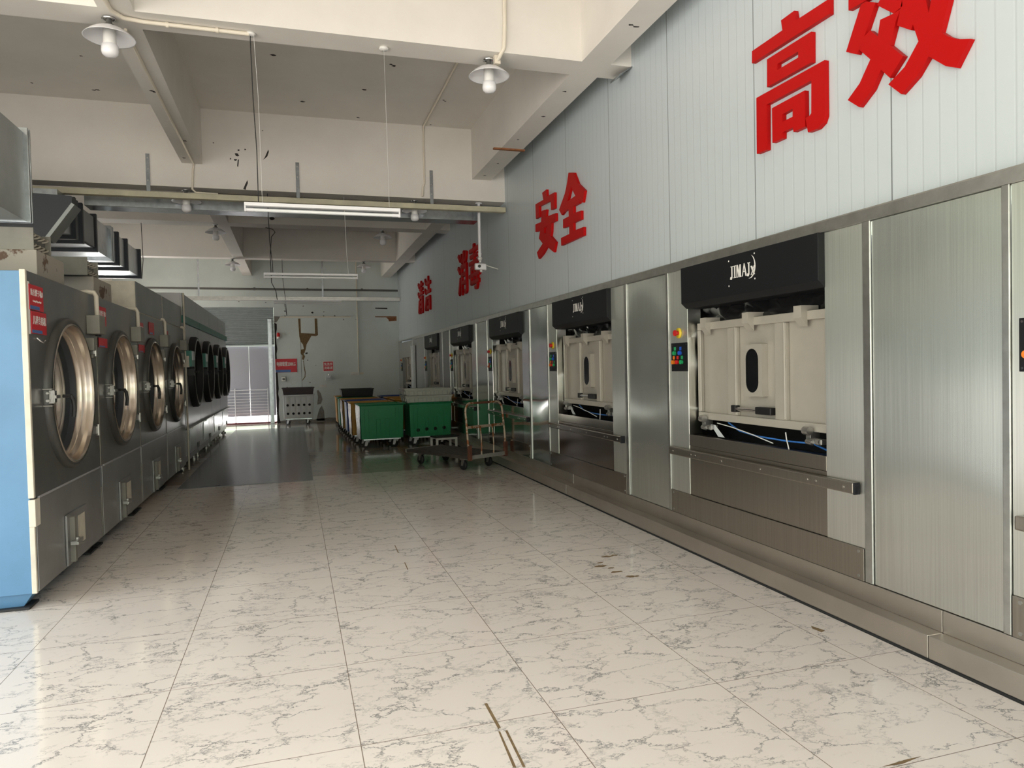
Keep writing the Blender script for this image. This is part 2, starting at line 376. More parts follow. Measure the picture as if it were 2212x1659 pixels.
GLYPHS={
'gao':[([(4.037, 3.497), (3.732, 3.495), (3.745, 3.561), (3.622, 3.562), (3.61, 3.498), (3.33, 3.489), (3.331, 3.404), (4.039, 3.418)], []), ([(3.884, 3.38), (3.478, 3.372), (3.481, 3.195), (3.888, 3.205)], [[(3.783, 3.309), (3.592, 3.305), (3.593, 3.27), (3.784, 3.273)]]), ([(3.998, 3.177), (3.374, 3.164), (3.375, 2.848), (3.393, 2.815), (3.437, 2.795), (3.517, 2.8), (3.537, 2.891), (3.504, 2.892), (3.487, 2.902), (3.483, 3.091), (3.893, 3.096), (3.897, 2.81), (4.001, 2.814)], []), ([(3.842, 3.056), (3.54, 3.055), (3.54, 2.841), (3.642, 2.842), (3.648, 2.871), (3.742, 2.872), (3.743, 2.835), (3.842, 2.837)], [[(3.743, 2.983), (3.648, 2.985), (3.649, 2.937), (3.744, 2.937)]])],
'xiao':[([(3.188, 3.354), (3.187, 3.432), (2.899, 3.415), (2.9, 3.344), (3.059, 3.347)], []), ([(3.102, 3.412), (3.106, 3.489), (3.022, 3.487), (3.018, 3.426)], []), ([(3.1, 3.343), (3.065, 3.343), (3.001, 3.306), (3.079, 3.165), (3.131, 3.093), (3.209, 3.14)], []), ([(3.079, 3.165), (3.04, 3.18), (2.988, 3.125), (2.971, 3.203), (2.886, 3.194), (2.842, 3.197), (2.872, 3.153), (2.912, 3.048), (2.83, 2.958), (2.914, 2.884), (2.97, 2.948), (3.03, 2.866), (3.12, 2.808), (3.201, 2.875), (3.114, 2.933), (3.039, 3.029), (3.118, 3.115)], []), ([(2.991, 3.287), (2.957, 3.318), (2.833, 3.253), (2.832, 3.205), (2.886, 3.194)], []), ([(2.866, 3.125), (2.829, 3.247), (2.766, 3.42), (2.689, 3.39), (2.705, 3.25), (2.543, 3.247), (2.544, 3.18), (2.614, 2.979), (2.574, 2.94), (2.525, 2.906), (2.464, 2.881), (2.537, 2.782), (2.59, 2.811), (2.682, 2.895), (2.749, 2.826), (2.843, 2.775), (2.923, 2.854), (2.821, 2.901), (2.739, 2.991), (2.77, 3.087), (2.782, 3.064)], [[(2.702, 3.197), (2.679, 3.098), (2.656, 3.193)]])],
'an':[([(8.425, 3.473), (8.134, 3.462), (8.168, 3.555), (8.017, 3.559), (8.012, 3.473), (7.749, 3.461), (7.757, 3.277), (7.875, 3.282), (7.878, 3.392), (8.288, 3.418), (8.285, 3.288), (8.422, 3.291)], []), ([(8.2, 3.343), (8.028, 3.324), (8.055, 3.24), (7.721, 3.215), (7.727, 3.126), (7.867, 3.131), (7.884, 3.028), (7.911, 2.985), (7.742, 2.885), (7.808, 2.776), (8.039, 2.883), (8.198, 2.817), (8.349, 2.781), (8.408, 2.869), (8.19, 2.944), (8.325, 3.03), (8.271, 3.112), (8.448, 3.133), (8.442, 3.226), (8.227, 3.214)], [[(8.113, 3.125), (8.02, 3.123), (8.061, 3.034), (8.139, 3.061)]])],
'quan':[([(7.303, 3.568), (7.15, 3.528), (7.044, 3.383), (6.865, 3.267), (6.924, 3.156), (7.013, 3.189), (7.02, 3.17), (7.178, 3.173), (7.182, 3.098), (6.972, 3.083), (6.977, 2.991), (7.194, 2.997), (7.198, 2.911), (6.911, 2.899), (6.916, 2.811), (7.568, 2.813), (7.572, 2.901), (7.317, 2.9), (7.312, 2.987), (7.5, 2.999), (7.495, 3.096), (7.321, 3.094), (7.322, 3.177), (7.453, 3.172), (7.532, 3.152), (7.613, 3.229), (7.426, 3.367), (7.36, 3.451)], [[(7.238, 3.399), (7.121, 3.273), (7.35, 3.264)]])],
}
FLOOR_MARKS = [[(0.744, 2.942), (0.757, 2.942), (0.755, 2.721), (0.742, 2.715)], [(0.764, 2.692), (0.774, 2.694), (0.762, 2.423), (0.752, 2.425)], [(0.737, 2.697), (0.744, 2.695), (0.729, 2.429), (0.718, 2.434)], [(0.749, 5.851), (0.756, 5.845), (0.75, 5.601), (0.742, 5.594)], [(0.748, 5.304), (0.756, 5.299), (0.749, 5.109), (0.741, 5.089)], [(1.96, 2.0), (2.084, 2.009), (2.146, 2.007), (2.045, 1.991)], [(2.66, 3.197), (2.683, 3.116), (2.648, 3.101), (2.639, 3.161)], [(2.278, 4.89), (2.241, 4.899), (2.229, 4.915), (2.196, 4.905), (2.177, 4.898), (2.177, 4.885), (2.2, 4.873), (2.229, 4.861), (2.265, 4.876)], [(2.318, 4.9), (2.304, 4.906), (2.295, 4.912), (2.277, 4.917), (2.261, 4.905), (2.268, 4.897), (2.277, 4.891), (2.295, 4.879), (2.316, 4.893)], [(2.121, 4.67), (2.105, 4.686), (2.078, 4.693), (2.053, 4.693), (2.02, 4.675), (2.027, 4.662), (2.051, 4.653), (2.077, 4.645), (2.099, 4.654)], [(2.142, 4.6), (2.146, 4.608), (2.125, 4.617), (2.105, 4.611), (2.102, 4.604), (2.092, 4.597), (2.103, 4.591), (2.126, 4.589), (2.147, 4.59)], [(2.163, 4.5), (2.157, 4.515), (2.126, 4.516), (2.099, 4.525), (2.076, 4.505), (2.07, 4.491), (2.092, 4.486), (2.129, 4.487), (2.157, 4.489)], [(2.193, 4.37), (2.182, 4.384), (2.17, 4.387), (2.144, 4.394), (2.123, 4.379), (2.135, 4.364), (2.144, 4.349), (2.165, 4.341), (2.18, 4.354)], [(2.215, 4.36), (2.225, 4.366), (2.203, 4.375), (2.188, 4.367), (2.166, 4.363), (2.185, 4.356), (2.186, 4.347), (2.203, 4.349), (2.212, 4.352)], [(2.131, 4.75), (2.126, 4.76), (2.106, 4.765), (2.088, 4.759), (2.073, 4.754), (2.084, 4.746), (2.083, 4.742), (2.105, 4.739), (2.12, 4.744)]]

# ================================================================== THE SETTING
XW, YB, ZC, ZB = 2.98, 20.9, 4.825, 4.12
mb = B(-4.5, 3.6, -3.5, 10.1, -.12, 0)
for pts in FLOOR_MARKS: mb.poly(pts, [], lambda u, v: (u, v, .0006), (0, 0, -.0003), 1)
S(mb.build('floor', ['floor_tile', 'brown_chip']))
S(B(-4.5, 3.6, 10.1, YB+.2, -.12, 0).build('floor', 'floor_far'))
# ceiling slab with rust spots and old fixing holes
mb = B(-4.6, 3.6, -3.5, YB+.2, ZC, ZC+.15)
def blob(mb, x, y, r, fn, mi=1, n=9):
    pts = []
    for i in range(n):
        a = 2*PI*i/n; q = r*random.uniform(.45, 1.15); pts.append((x+math.cos(a)*q, y+math.sin(a)*q*.7))
    mb.poly(pts, [], fn, fn(0, 0, True), mi)
def f_ceil(u, v, d=False): return (0, 0, -.002) if d else (u, v, ZC+.001)
for x, y in [(-2.046, 8.52), (-2.77, 9.43), (-2.12, 9.48), (-2.16, 9.5), (1.128, 7.95), (1.16, 7.98), (.91, 8.74), (1.9, 8.84), (1.93, 8.88), (.916, 9.72), (1.908, 9.77), (-.113, 8.02), (.304, 7.63), (-1.8, 7.9), (-2.5, 7.2), (1.4, 6.9), (-.5, 7.1), (.2, 9.3)]:
    blob(mb, x, y, random.uniform(.018, .035), f_ceil)
S(mb.build('ceiling', ['white_paint', 'dark_chip']))
# beams
def f_under(z):
    return lambda u, v, d=False: (0, 0, -.002) if d else (u, v, z+.001)
S(B(-4.5, XW, 1.90, 2.19, ZB, ZC).build('trim_1', 'white_paint'))
S(B(-4.5, XW, 5.82, 6.11, ZB, ZC).build('trim_2', 'white_paint'))
mb = B(-4.5, XW, 9.84, 10.10, 3.82, ZC)
def f_b2(u, v, d=False): return (0, -.002, 0) if d else (u, 9.841, v)
for x, z, r in [(-.62, 4.27, .03), (-.60, 4.33, .018), (-.64, 4.20, .02), (-.52, 4.34, .015), (-.70, 4.21, .014), (-.9, 4.4, .01), (-.3, 4.6, .012)]:
    blob(mb, x, z, r, f_b2)
for pts in ([(-.31, 4.22), (-.285, 4.25), (-.25, 4.33), (-.235, 4.36), (-.23, 4.33), (-.25, 4.27), (-.28, 4.24)],
            [(-.56, 3.83), (-.535, 3.89), (-.505, 3.95), (-.50, 3.91), (-.52, 3.86), (-.53, 3.82)],
            [(-.625, 4.12), (-.615, 4.20), (-.60, 4.21), (-.605, 4.16), (-.612, 4.11)]):
    mb.poly(pts, [], f_b2, (0, -.002, 0), 1)
S(mb.build('trim_3', ['white_paint', 'dark_chip']))
mb = B(-4.5, XW, 13.57, 13.92, ZB, ZC)
def f_b3(u, v, d=False): return (0, -.002, 0) if d else (u, 13.571, v)
for x, z, r in [(-.9, 4.5, .05), (-.86, 4.43, .04), (-.93, 4.36, .03), (-.3, 4.22, .05), (-.28, 4.28, .05)]: blob(mb, x, z, r, f_b3)
S(mb.build('trim_4', ['white_paint', 'dark_chip']))
S(B(-4.5, XW, 17.68, 17.96, ZB, ZC).build('trim_5', 'white_paint'))
mb = MB()
for a, b_ in ((-3.5, 1.9), (2.19, 5.82), (6.11, 9.84), (10.1, 13.57), (13.92, 17.68), (17.96, YB)): mb.box(-1.28, -1.04, a, b_, ZB, ZC)
for x, y in [(-1.2, 7.4), (-1.17, 7.43), (-1.12, 8.9), (-1.22, 9.6)]: blob(mb, x, y, .03, f_under(ZB))
S(mb.build('trim_6', ['white_paint', 'dark_chip']))
mb = MB()
for a, b_ in ((-3.5, 1.9), (2.19, 5.82), (6.11, 9.84), (10.1, 13.57), (13.92, 17.68), (17.96, YB)): mb.box(2.50, 2.775, a, b_, ZB, ZC)
for x, y in [(2.62, 5.1), (2.67, 5.12), (2.6, 6.5), (2.63, 7.2), (2.6, 8.0), (2.64, 9.0), (2.62, 9.6)]: blob(mb, x, y, .025, f_under(ZB))
S(mb.build('trim_7', ['white_paint', 'dark_chip']))
# right wall: sandwich panel above the steel front, dark masonry behind
S(B(XW, XW+.1, -3.5, YB, 2.22, ZC).build('wall_right', 'sandwich_panel'))
S(MB().box(3.5, 3.6, -3.5, YB, 0, 2.22).box(2.97, 3.5, -3.5, -3.4, 0, 2.22).build('wall_right', 'dark_void'))  # unseen end piece is added to stop light coming through behind the machines
S(B(2.955, 2.985, 20.42, YB, .232, 2.235).build('wall_right', 'matte_steel'))
# left wall with the two openings
mb = MB().box(-4.6, -4.5, 4.9, 18.9, 0, 3.25).box(-4.6, -4.5, -3.5, 4.9, 4.0, ZC).box(-4.6, -4.5, 4.9, 18.9, 3.95, ZC).box(-4.6, -4.5, 18.9, 20.8, 3.2, ZC).box(-4.6, -4.5, 20.8, YB, 0, ZC)
for a, b_ in ((4.9, 10.4), (13.3, 14.3), (17.2, 18.9)): mb.box(-4.6, -4.5, a, b_, 3.25, 3.95)
for i, a in enumerate((10.4, 14.3)):
    wf = MB().box(-4.58, -4.52, a, a+2.9, 3.25, 3.31).box(-4.58, -4.52, a, a+2.9, 3.89, 3.95)
    for k in range(4): wf.box(-4.58, -4.52, a+k*.947, a+k*.947+.06, 3.31, 3.89)
    S(wf.build('window_%d' % (i+1), 'white_enamel'))
S(mb.build('wall_left', 'white_paint'))
S(B(-4.5, XW, -3.5, -3.35, 4.12, ZC).build('wall_front', 'white_paint'))
# back wall
mb = MB().box(-.50, 3.6, YB, YB+.2, 0, ZC).box(-4.6, -.50, YB, YB+.2, 3.24, ZC)
def f_bw(u, v, d=False): return (0, -.003, 0) if d else (u, YB+.001, v)
L = lambda pts, mi: mb.poly(pts, [], f_bw, (0, -.003, 0), mi)
L([(.15, 2.93), (.215, 2.93), (.215, 2.52), (.60, 2.50), (.60, 2.93), (.67, 2.93), (.68, 2.46), (.62, 2.43), (.50, 2.44), (.42, 2.30), (.36, 2.20), (.33, 2.05), (.30, 1.98), (.26, 2.2), (.20, 2.28), (.17, 2.42)], 2)
L([(.20, 2.05), (.29, 2.07), (.31, 1.98), (.27, 1.93), (.31, 1.86), (.27, 1.76), (.22, 1.78), (.24, 1.88), (.19, 1.95)], 2)
L([(.205, 1.18), (.225, 1.18), (.30, 1.28), (.31, 1.42), (.28, 1.6), (.27, 1.74), (.255, 1.74), (.265, 1.55), (.29, 1.4), (.28, 1.29), (.23, 1.22)], 2)
L([(.198, .2), (.206, .2), (.206, 2.4), (.198, 2.4)], 1)
L([(2.30, 2.99), (2.92, 2.99), (2.92, 2.955), (2.30, 2.965)], 3); L([(2.62, 2.955), (2.92, 2.955), (2.92, 2.86), (2.70, 2.84), (2.68, 2.9)], 3)
L([(2.31, 3.24), (2.66, 3.235), (2.66, 3.20), (2.31, 3.21)], 1)
L([(-.5, 3.0), (-.33, 2.99), (-.36, 2.93), (-.42, 2.84), (-.5, 2.82)], 4)
L([(-.5, 0), (-.40, 0)]+[(-.44+random.uniform(-.018, .02), .12+i*.14) for i in range(20)]+[(-.5, 2.82)], 1)
L([(.56, .02), (.80, .02), (.78, .3), (.72, .45), (.66, .36), (.62, .25)], 4); L([(.60, .48), (.70, .5), (.75, .62), (.71, .8), (.64, .9), (.60, .88), (.63, .7)], 4)
L([(-.45, .0), (1.1, .0), (1.1, .09), (.9, .10), (.5, .06), (-.1, .1), (-.45, .05)], 4)
for x, z, r in [(-.2, 3.14, .03), (-.2, 3.0, .02), (.3, 3.28, .03), (.55, 3.1, .04), (.85, 3.0, .025), (.86, 3.12, .02), (1.15, 3.0, .03), (1.4, 2.9, .02), (1.75, 2.9, .015), (.35, 1.95, .04), (.38, 1.75, .03), (.42, 1.12, .02), (.6, 1.6, .012), (-.2, 1.0, .02), (-1.4, 3.4, .02), (-.7, 3.38, .02)]:
    blob(mb, x, z, r, f_bw)
bw = S(mb.build('wall_back', ['back_paint', 'dark_chip', 'brown_chip', 'brick_raw', 'cement']))
# curb and plinth along the machines
mb = MB()
for a, b_ in ((-3.4, 2.629), (2.632, 7.35), (7.353, 12.1), (12.103, 16.9), (16.903, YB-.01)):
    mb.box(2.86, 3.3, a, b_, .012, .124); mb.box(2.95, 3.3, a+.0, b_, .124, .232)
S(mb.build('baseboard_right', 'plinth_steel', bevel=.003))
S(B(2.855, 2.90, -3.4, YB-.01, .0, .012).build('baseboard_right', 'dark_void'))
mb = MB().box(2.935, 2.985, -3.4, 18.2, 2.188, 2.252)
mb.box(2.955, 3.0, -3.4, YB-.01, 2.232, 2.262)
for i in range(60):
    y = .3+i*.31; mb.cyl((2.951, y, 2.256), (2.947, y, 2.256), .005, 6)
S(mb.build('trim_8', 'steel_trim', bevel=.003))
# roller shutter over the back doorway, its guide post, the sheet doors and the railing behind
mb = MB()
n = 19; prof = []
for i in range(n*4+1):
    z = 2.20+(3.24-2.20)*i/(n*4); prof.append((z, .026*math.sin(i*PI/2)))
V = []
for z, d in prof: V += [(-4.1, YB+.02+d, z), (-.505, YB+.02+d, z)]
mb.add(V, [(2*i, 2*i+1, 2*i+3, 2*i+2) for i in range(len(prof)-1)], True)
mb.box(-4.1, -.505, YB+.045, YB+.055, 2.2, 3.24)
mb.box(-4.1, -.505, YB-.02, YB+.06, 2.17, 2.21)
S(mb.build('door_1', 'shutter_steel'))
mb = MB().box(-.67, -.56, YB-.06, YB-.002, 0, 2.92).box(-.645, -.585, YB-.09, YB-.06, 0, 2.86)
S(mb.build('trim_9', 'galvanized', bevel=.006))
S(B(-4.1, -.505, YB+.06, YB+.34, .0, .05).build('trim_10', 'sill_red'))
d2 = S(MB().box(-4.1, -1.195, YB+.14, YB+.15, .22, 2.17).build('door_2', 'door_sheet'))
S(MB().box(-1.19, -.505, YB+.14, YB+.15, .22, 2.17).build('door_2', 'door_sheet'))
mb = MB()
for x in (-4.0, -3.2, -2.4, -1.58, -.72): mb.cyl((x, YB+.08, 0), (x, YB+.08, 1.0), .014, 8)
for z in [.30, .38, .46, .54, .62, .70, .78, .86, .95]: mb.cyl((-4.05, YB+.08, z), (-.70, YB+.08, z), .010 if z < .9 else .018, 6)
tag(mb.build('railing', 'white_enamel'), 'thin white bar railing across the lower half of the back doorway', 'railing')
# yard slab beyond the back door
S(B(-9, 3.6, YB+.21, YB+9, -.14, -.02).build('floor', 'letter_white'))
# wall switches etc on the back wall
def on_back(name, mat, x0, x1, z0, z1, t, label, cat, bevel=.004):
    e = empty(name, (x0, YB-.001, z0), label, cat)
    B(0, x1-x0, -t, 0, 0, z1-z0).build('plate', mat, e, bevel=bevel); return e
def on_back_sw(e, xs, z0, z1, t):
    for x in xs: B(x, x+.055, -t-.006, -t+.001, z0, z1).build('rocker', 'white_plastic', e, bevel=.003)
e = on_back('wall_socket', 'white_plastic', .68, .87, .965, 1.05, .012, 'double white socket plate low on the back wall above the gap between the bins', 'socket'); on_back_sw(e, (.03, .11), .02, .065, .012)
e = on_back('light_switch', 'white_plastic', 1.55, 1.80, 1.29, 1.38, .03, 'long row of white light switches at the foot of the vertical conduit', 'light switch'); on_back_sw(e, (.02, .09, .16), .02, .075, .03)
B(.26, .37, -.03, 0, .02, .08).build('switch_box', 'pvc_cream', e, bevel=.003)
e = on_back('soap_dispenser', 'grey_plastic', .86, 1.02, 1.17, 1.31, .10, 'grey hand sanitiser dispenser under the small red sign', 'dispenser', .015)
B(.03, .13, -.11, -.099, .07, .12).build('window', 'black_gloss', e); MB().cyl((.08, -.08, .14), (.08, -.08, .17), .012).build('nozzle', 'chrome', e)
e = on_back('wall_box', 'dull_metal', -.34, -.23, 1.17, 1.30, .05, 'small dull grey box on the back wall under the lift sign', 'wall box', .01)
B(.02, .09, -.06, -.05, .03, .09).build('cover', 'pipe_dark', e)
e = empty('alarm_beacon', (-.39, YB-.05, 2.37), 'small red and white alarm beacon beside the roller shutter', 'alarm light')
MB().cyl((0, 0, 0), (0, 0, .05), .045, 16).box(-.03, .03, 0, .049, 0, .05).build('base', 'white_plastic', e); MB().lathe([(.044, .05), (.044, .14), (.03, .16), (0, .165)], (0, 0, 0)).build('beacon_cap', 'btn_red', e)
def sign_back(x0, x1, z0, z1, lines, size, label, band=False, border=False, sx_=1):
    e = empty('wall_sign', (x0, YB-.001, z0), label, 'sign')
    W, H_ = x1-x0, z1-z0
    if border: B(0, W, -.006, 0, 0, H_).build('border', 'letter_white', e, bevel=.003); B(.015, W-.015, -.008, -.004, .015, H_-.015).build('panel', 'sign_red', e)
    else: B(0, W, -.006, 0, 0, H_).build('panel', 'sign_red', e)
    if band: B(.004, W*.70, -.009, -.005, .004, H_*.2).build('footer_band', 'sign_blue', e)
    for t_, zf in lines: text_obj('lettering', t_, size, 'letter_white', e, (W/2, -.0095, H_*zf), (1, 0, 0), (0, 0, 1), bold=size*.02, fit=W*(.86 if not border else .80))
sign_back(-.50, .085, 1.42, 1.80, [('电梯载重200KG', .60)], .135, 'large red sign on the back wall giving the lift load of 200KG', band=True, sx_=.80)
sign_back(.79, 1.085, 1.42, 1.715, [('免洗手', .68), ('消毒液', .32)], .085, 'small square red sign with white border for hand sanitiser', border=True)
# ------------------------------------------------------------------ pipework and rails overhead
def hang_strap(x, y, z0, z1, label, nm='ceiling_strap'):
    e = MB().box(x-.022, x+.022, y-.012, y, z0, z1).build(nm, 'galvanized'); mbx = MB()
    for k in range(3): MB().cyl((x, y-.012, z1-.05-k*.14), (x, y-.017, z1-.05-k*.14), .009, 8).build('bolt', 'dull_metal', e)
    return tag(e, label, 'metal strap')
for x, lb in ((-1.67, 'leftmost grey metal strap screwed to the white beam over the dryers'), (.12, 'grey metal strap on the white beam above the near tube lamp'), (1.91, 'grey metal strap on the white beam beside the right lamp')):
    hang_strap(x, 9.838, 3.70, 4.21, lb)
for x, lb in ((-2.36, 'left galvanized hanger in the far bay above the dryers'), (.83, 'galvanized hanger in the far bay behind the far tube lamps')):
    hang_strap(x, 20.5, 3.44, ZC, lb)
tag(MB().box(-4.4, 2.96, 9.74, 9.78, 3.655, 3.725).box(-4.4, 2.96, 9.78, 9.83, 3.655, 3.67).build('support_rail', 'cream_wood', bevel=.004), 'yellowish rail running across the room below the white beam', 'rail')
tag(MB().box(-2.46, 2.66, 10.13, 10.42, 3.60, 3.78).build('cable_duct', 'galvanized', bevel=.006), 'galvanized box duct running across the room behind the yellowish rail', 'duct')
e = tag(B(-4.4, 2.97, 20.38, 20.46, 3.39, 3.45).box(-4.4, 2.97, 20.46, 20.52, 3.45, 3.50).build('lamp_rail', 'steel_trim', bevel=.004), 'long shiny rail across the room in front of the back wall', 'rail')
mb = MB().cyl((-4.4, 20.72, 3.74), (2.95, 20.72, 3.72), .03, 10)
for x in (-1.0, .4, 1.9): mb.cyl((x, 20.72, 3.735), (x+.05, 20.72, 3.735), .04, 10); mb.box(x+.01, x+.03, 20.72, YB-.002, 3.72, 3.75)
tag(mb.build('water_pipe', 'pipe_dark'), 'dark horizontal pipe along the top of the back wall', 'pipe')
tag(MB().cyl((1.79, YB-.02, 1.38), (1.79, YB-.02, ZC), .016, 8).build('conduit', 'pvc_cream'), 'white vertical conduit on the back wall above the light switches', 'conduit')
tag(MB().box(-.32, 1.6, YB-.03, YB, 2.955, 2.99).build('conduit', 'pvc_cream'), 'thin horizontal conduit on the back wall above the brown patch', 'conduit')
mb = MB().tube([(-1.2, 5.5, ZB-.015), (-1.19, 5.8, ZB-.02), (-1.13, 5.90, ZB-.022), (-1.0, 5.935, ZB-.02), (-.26, 5.95, ZB-.018)], .016)
for x in (-.85, -.5): mb.cyl((x, 5.941, ZB-.02), (x+.02, 5.942, ZB-.02), .022, 8)
mb.tube([(-1.2, 2.2, ZB-.015), (-1.2, 5.5, ZB-.015)], .016)
tag(mb.build('conduit', 'pvc_cream'), 'cream conduit bending along the near beam past the left lamp', 'conduit')
tag(MB().tube([(-1.16, 6.12, ZB-.012), (-1.15, 8.0, ZB-.012), (-1.14, 9.82, ZB-.014), (-1.15, 9.828, 4.05), (-1.165, 9.82, 3.79), (-1.12, 9.80, 3.745), (-.86, 9.80, 3.74)], .013).build('conduit', 'pvc_cream'), 'cream conduit under the left beam dropping down the white beam', 'conduit')
tag(MB().tube([(1.795, 5.80, 4.6), (1.79, 5.802, 4.3), (1.78, 5.80, 4.15), (1.75, 5.84, 4.09), (1.745, 5.9, 4.085)], .017).box(1.72, 1.77, 5.88, 5.93, 4.05, ZB).build('conduit', 'pvc_cream'), 'cream conduit coming down the near beam face to the right lamp', 'conduit')
tag(MB().tube([(1.82, 6.12, ZC-.014), (1.815, 9.82, ZC-.014), (1.812, 9.828, 4.7), (1.81, 9.828, 4.02), (1.79, 9.82, 3.98), (1.775, 9.81, 3.84)], .014).build('conduit', 'pvc_cream'), 'cream conduit crossing the ceiling then dropping down the white beam', 'conduit')
tag(MB().box(2.40, 2.80, 8.34, 8.385, ZB-.018, ZB-.001).build('wood_batten', 'brick_raw'), 'short reddish brown batten under the right beam', 'batten')
tag(MB().add([(2.88, 5.86, 4.05), (2.975, 5.80, 4.11), (2.975, 6.05, 4.115), (2.88, 6.05, 4.05), (2.88, 5.86, 4.065), (2.975, 5.80, 4.119), (2.975, 6.05, 4.119), (2.88, 6.05, 4.07)], [(0, 1, 2, 3), (4, 7, 6, 5), (0, 4, 5, 1), (1, 5, 6, 2), (2, 6, 7, 3), (3, 7, 4, 0)]).build('flashing', 'galvanized'), 'bent galvanized flashing at the end of the near beam by the wall', 'flashing')
# ------------------------------------------------------------------ pendant lamps
def make_lamp():
    e = empty('ceiling_lamp', (0, 0, 0), 'x', 'lamp')
    MB().lathe([(.0, 0), (.045, -.003), (.05, -.012), (.03, -.02), (0, -.02)], (0, 0, 0), n=20).build('mount', 'chrome', e)
    MB().lathe([(.018, -.018), (.022, -.05), (.038, -.055), (.042, -.08), (.03, -.085)], (0, 0, 0), n=18).build('neck', 'pipe_dark', e)
    MB().lathe([(.02, -.062), (.06, -.07), (.10, -.088), (.14, -.115), (.172, -.145), (.178, -.152), (.170, -.150), (.136, -.121), (.097, -.094), (.06, -.078), (.02, -.070)], (0, 0, 0), n=40).build('lamp_shade', 'white_enamel', e)
    MB().lathe([(.0, -.075), (.042, -.078), (.044, -.165), (.046, -.20), (.04, -.205)], (0, 0, 0), n=20).build('socket', 'white_plastic', e)
    MB().lathe([(.044, -.198), (.058, -.205), (.060, -.25), (.054, -.272), (.035, -.287), (0, -.292)], (0, 0, 0), n=22).build('bulb', 'bulb_glass', e)
    return e
lamp = make_lamp()
for i, (x, y, z, lb) in enumerate([(-1.24, 5.97, ZB, 'white enamel lamp with bulb, nearest on the left, under the near beam'), (1.69, 5.97, ZB, 'white enamel lamp with bulb under the near beam on the right'),
        (-1.26, 9.98, 3.82, 'white lamp half hidden by the yellowish rail on the left'), (1.69, 9.98, 3.82, 'white lamp half hidden by the yellowish rail near the tube lamp end'),
        (-1.27, 13.75, ZB, 'darker lamp above the far ducts, left of the second bay'), (1.70, 13.75, ZB, 'small darker lamp in the second bay on the right'),
        (-1.30, 17.82, ZB, 'farthest small lamp on the left over the distant dryers'), (1.72, 17.82, ZB, 'farthest small lamp on the right above the far tube lamp')]):
    o = lamp if i == 0 else copy_tree(lamp)
    o.location = (x, y, z); o['label'] = lb; o['group'] = 'enamel ceiling lamps'
# ------------------------------------------------------------------ tube lamps
def make_tube():
    e = empty('tube_lamp', (0, 0, 0), 'x', 'tube lamp')
    MB().box(-.612, .612, -.025, .025, -.006, .022).box(-.612, -.600, -.02, .02, -.05, 0).box(.600, .612, -.02, .02, -.05, 0).build('housing', 'white_enamel', e, bevel=.003)
    for s in (-1, 1): MB().cyl((s*.60, 0, -.034), (s*.545, 0, -.034), .014, 12).build('end_cap', 'white_enamel', e)
    MB().cyl((-.55, 0, -.034), (.55, 0, -.034), .0125, 14).build('tube', 'tube_glass', e)
    return e
tl = make_tube()
for i, (x, y, z, lb) in enumerate([(.276, 5.97, 2.772, 'large white tube lamp hanging on wires in the nearest bay'), (.265, 9.95, 2.745, 'middle white tube lamp hanging below the galvanized duct'), (.29, 13.9, 2.76, 'farthest small tube lamp hanging level with the back rail')]):
    o = tl if i == 0 else copy_tree(tl)
    o.location = (x, y, z); o['label'] = lb; o['group'] = 'hanging tube lamps'
def wire(pts, r, mat, label): tag(MB().tube(pts, r, 5).build('cable', mat), label, 'cable')
wire([(-.25, 5.97, ZB), (-.252, 5.97, 4.06), (-.245, 5.97, 3.6), (-.23, 5.968, 3.2), (-.23, 5.97, 2.795)], .004, 'cable_black', 'black cable holding the near tube lamp at its left end')
wire([(-.225, 5.95, 4.1), (-.205, 5.955, 3.6), (-.20, 5.955, 2.795)], .0015, 'cable_white', 'thin white wire beside the black cable of the near tube lamp')
wire([(.79, 5.97, ZB), (.80, 5.97, 2.795)], .0010, 'cable_white', 'hair-thin wire holding the near tube lamp at its right end')
wire([(-.27, 9.98, 3.82), (-.26, 9.97, 3.2), (-.235, 9.96, 2.9), (-.23, 9.95, 2.755)], .005, 'cable_black', 'dark cable holding the middle tube lamp at its left')
wire([(.72, 9.98, 3.82), (.735, 9.97, 3.1), (.75, 9.95, 2.755)], .004, 'cable_white', 'pale cable holding the middle tube lamp at its right')
wire([(-.43, 13.9, ZB), (-.30, 13.9, 4.09), (-.26, 13.9, 4.04), (-.33, 13.9, 3.95), (-.36, 13.9, 3.6), (-.35, 13.9, 3.1), (-.28, 13.9, 2.95), (-.26, 13.9, 2.785)], .007, 'cable_black', 'black cable curling down from the far beam to the farthest tube lamp')
wire([(-.2, 17.8, ZB), (-.19, 17.8, 3.6), (-.15, 17.85, 3.2), (-.13, 18.0, 2.8), (-.2, 20.3, 3.3)], .006, 'cable_black', 'thin black cable hanging in the far bay behind the tube lamps')
for x, y, lb in ((-.25, 5.97, 'white cable rose under the near beam above the black cable'), (.79, 5.97, 'small white cable rose in the middle of the near beam')):
    tag(MB().lathe([(0, 0), (.035, 0), (.04, -.012), (.03, -.022), (0, -.024)], (x, y, ZB), n=18).build('cable_rose', 'white_plastic'), lb, 'cable rose')
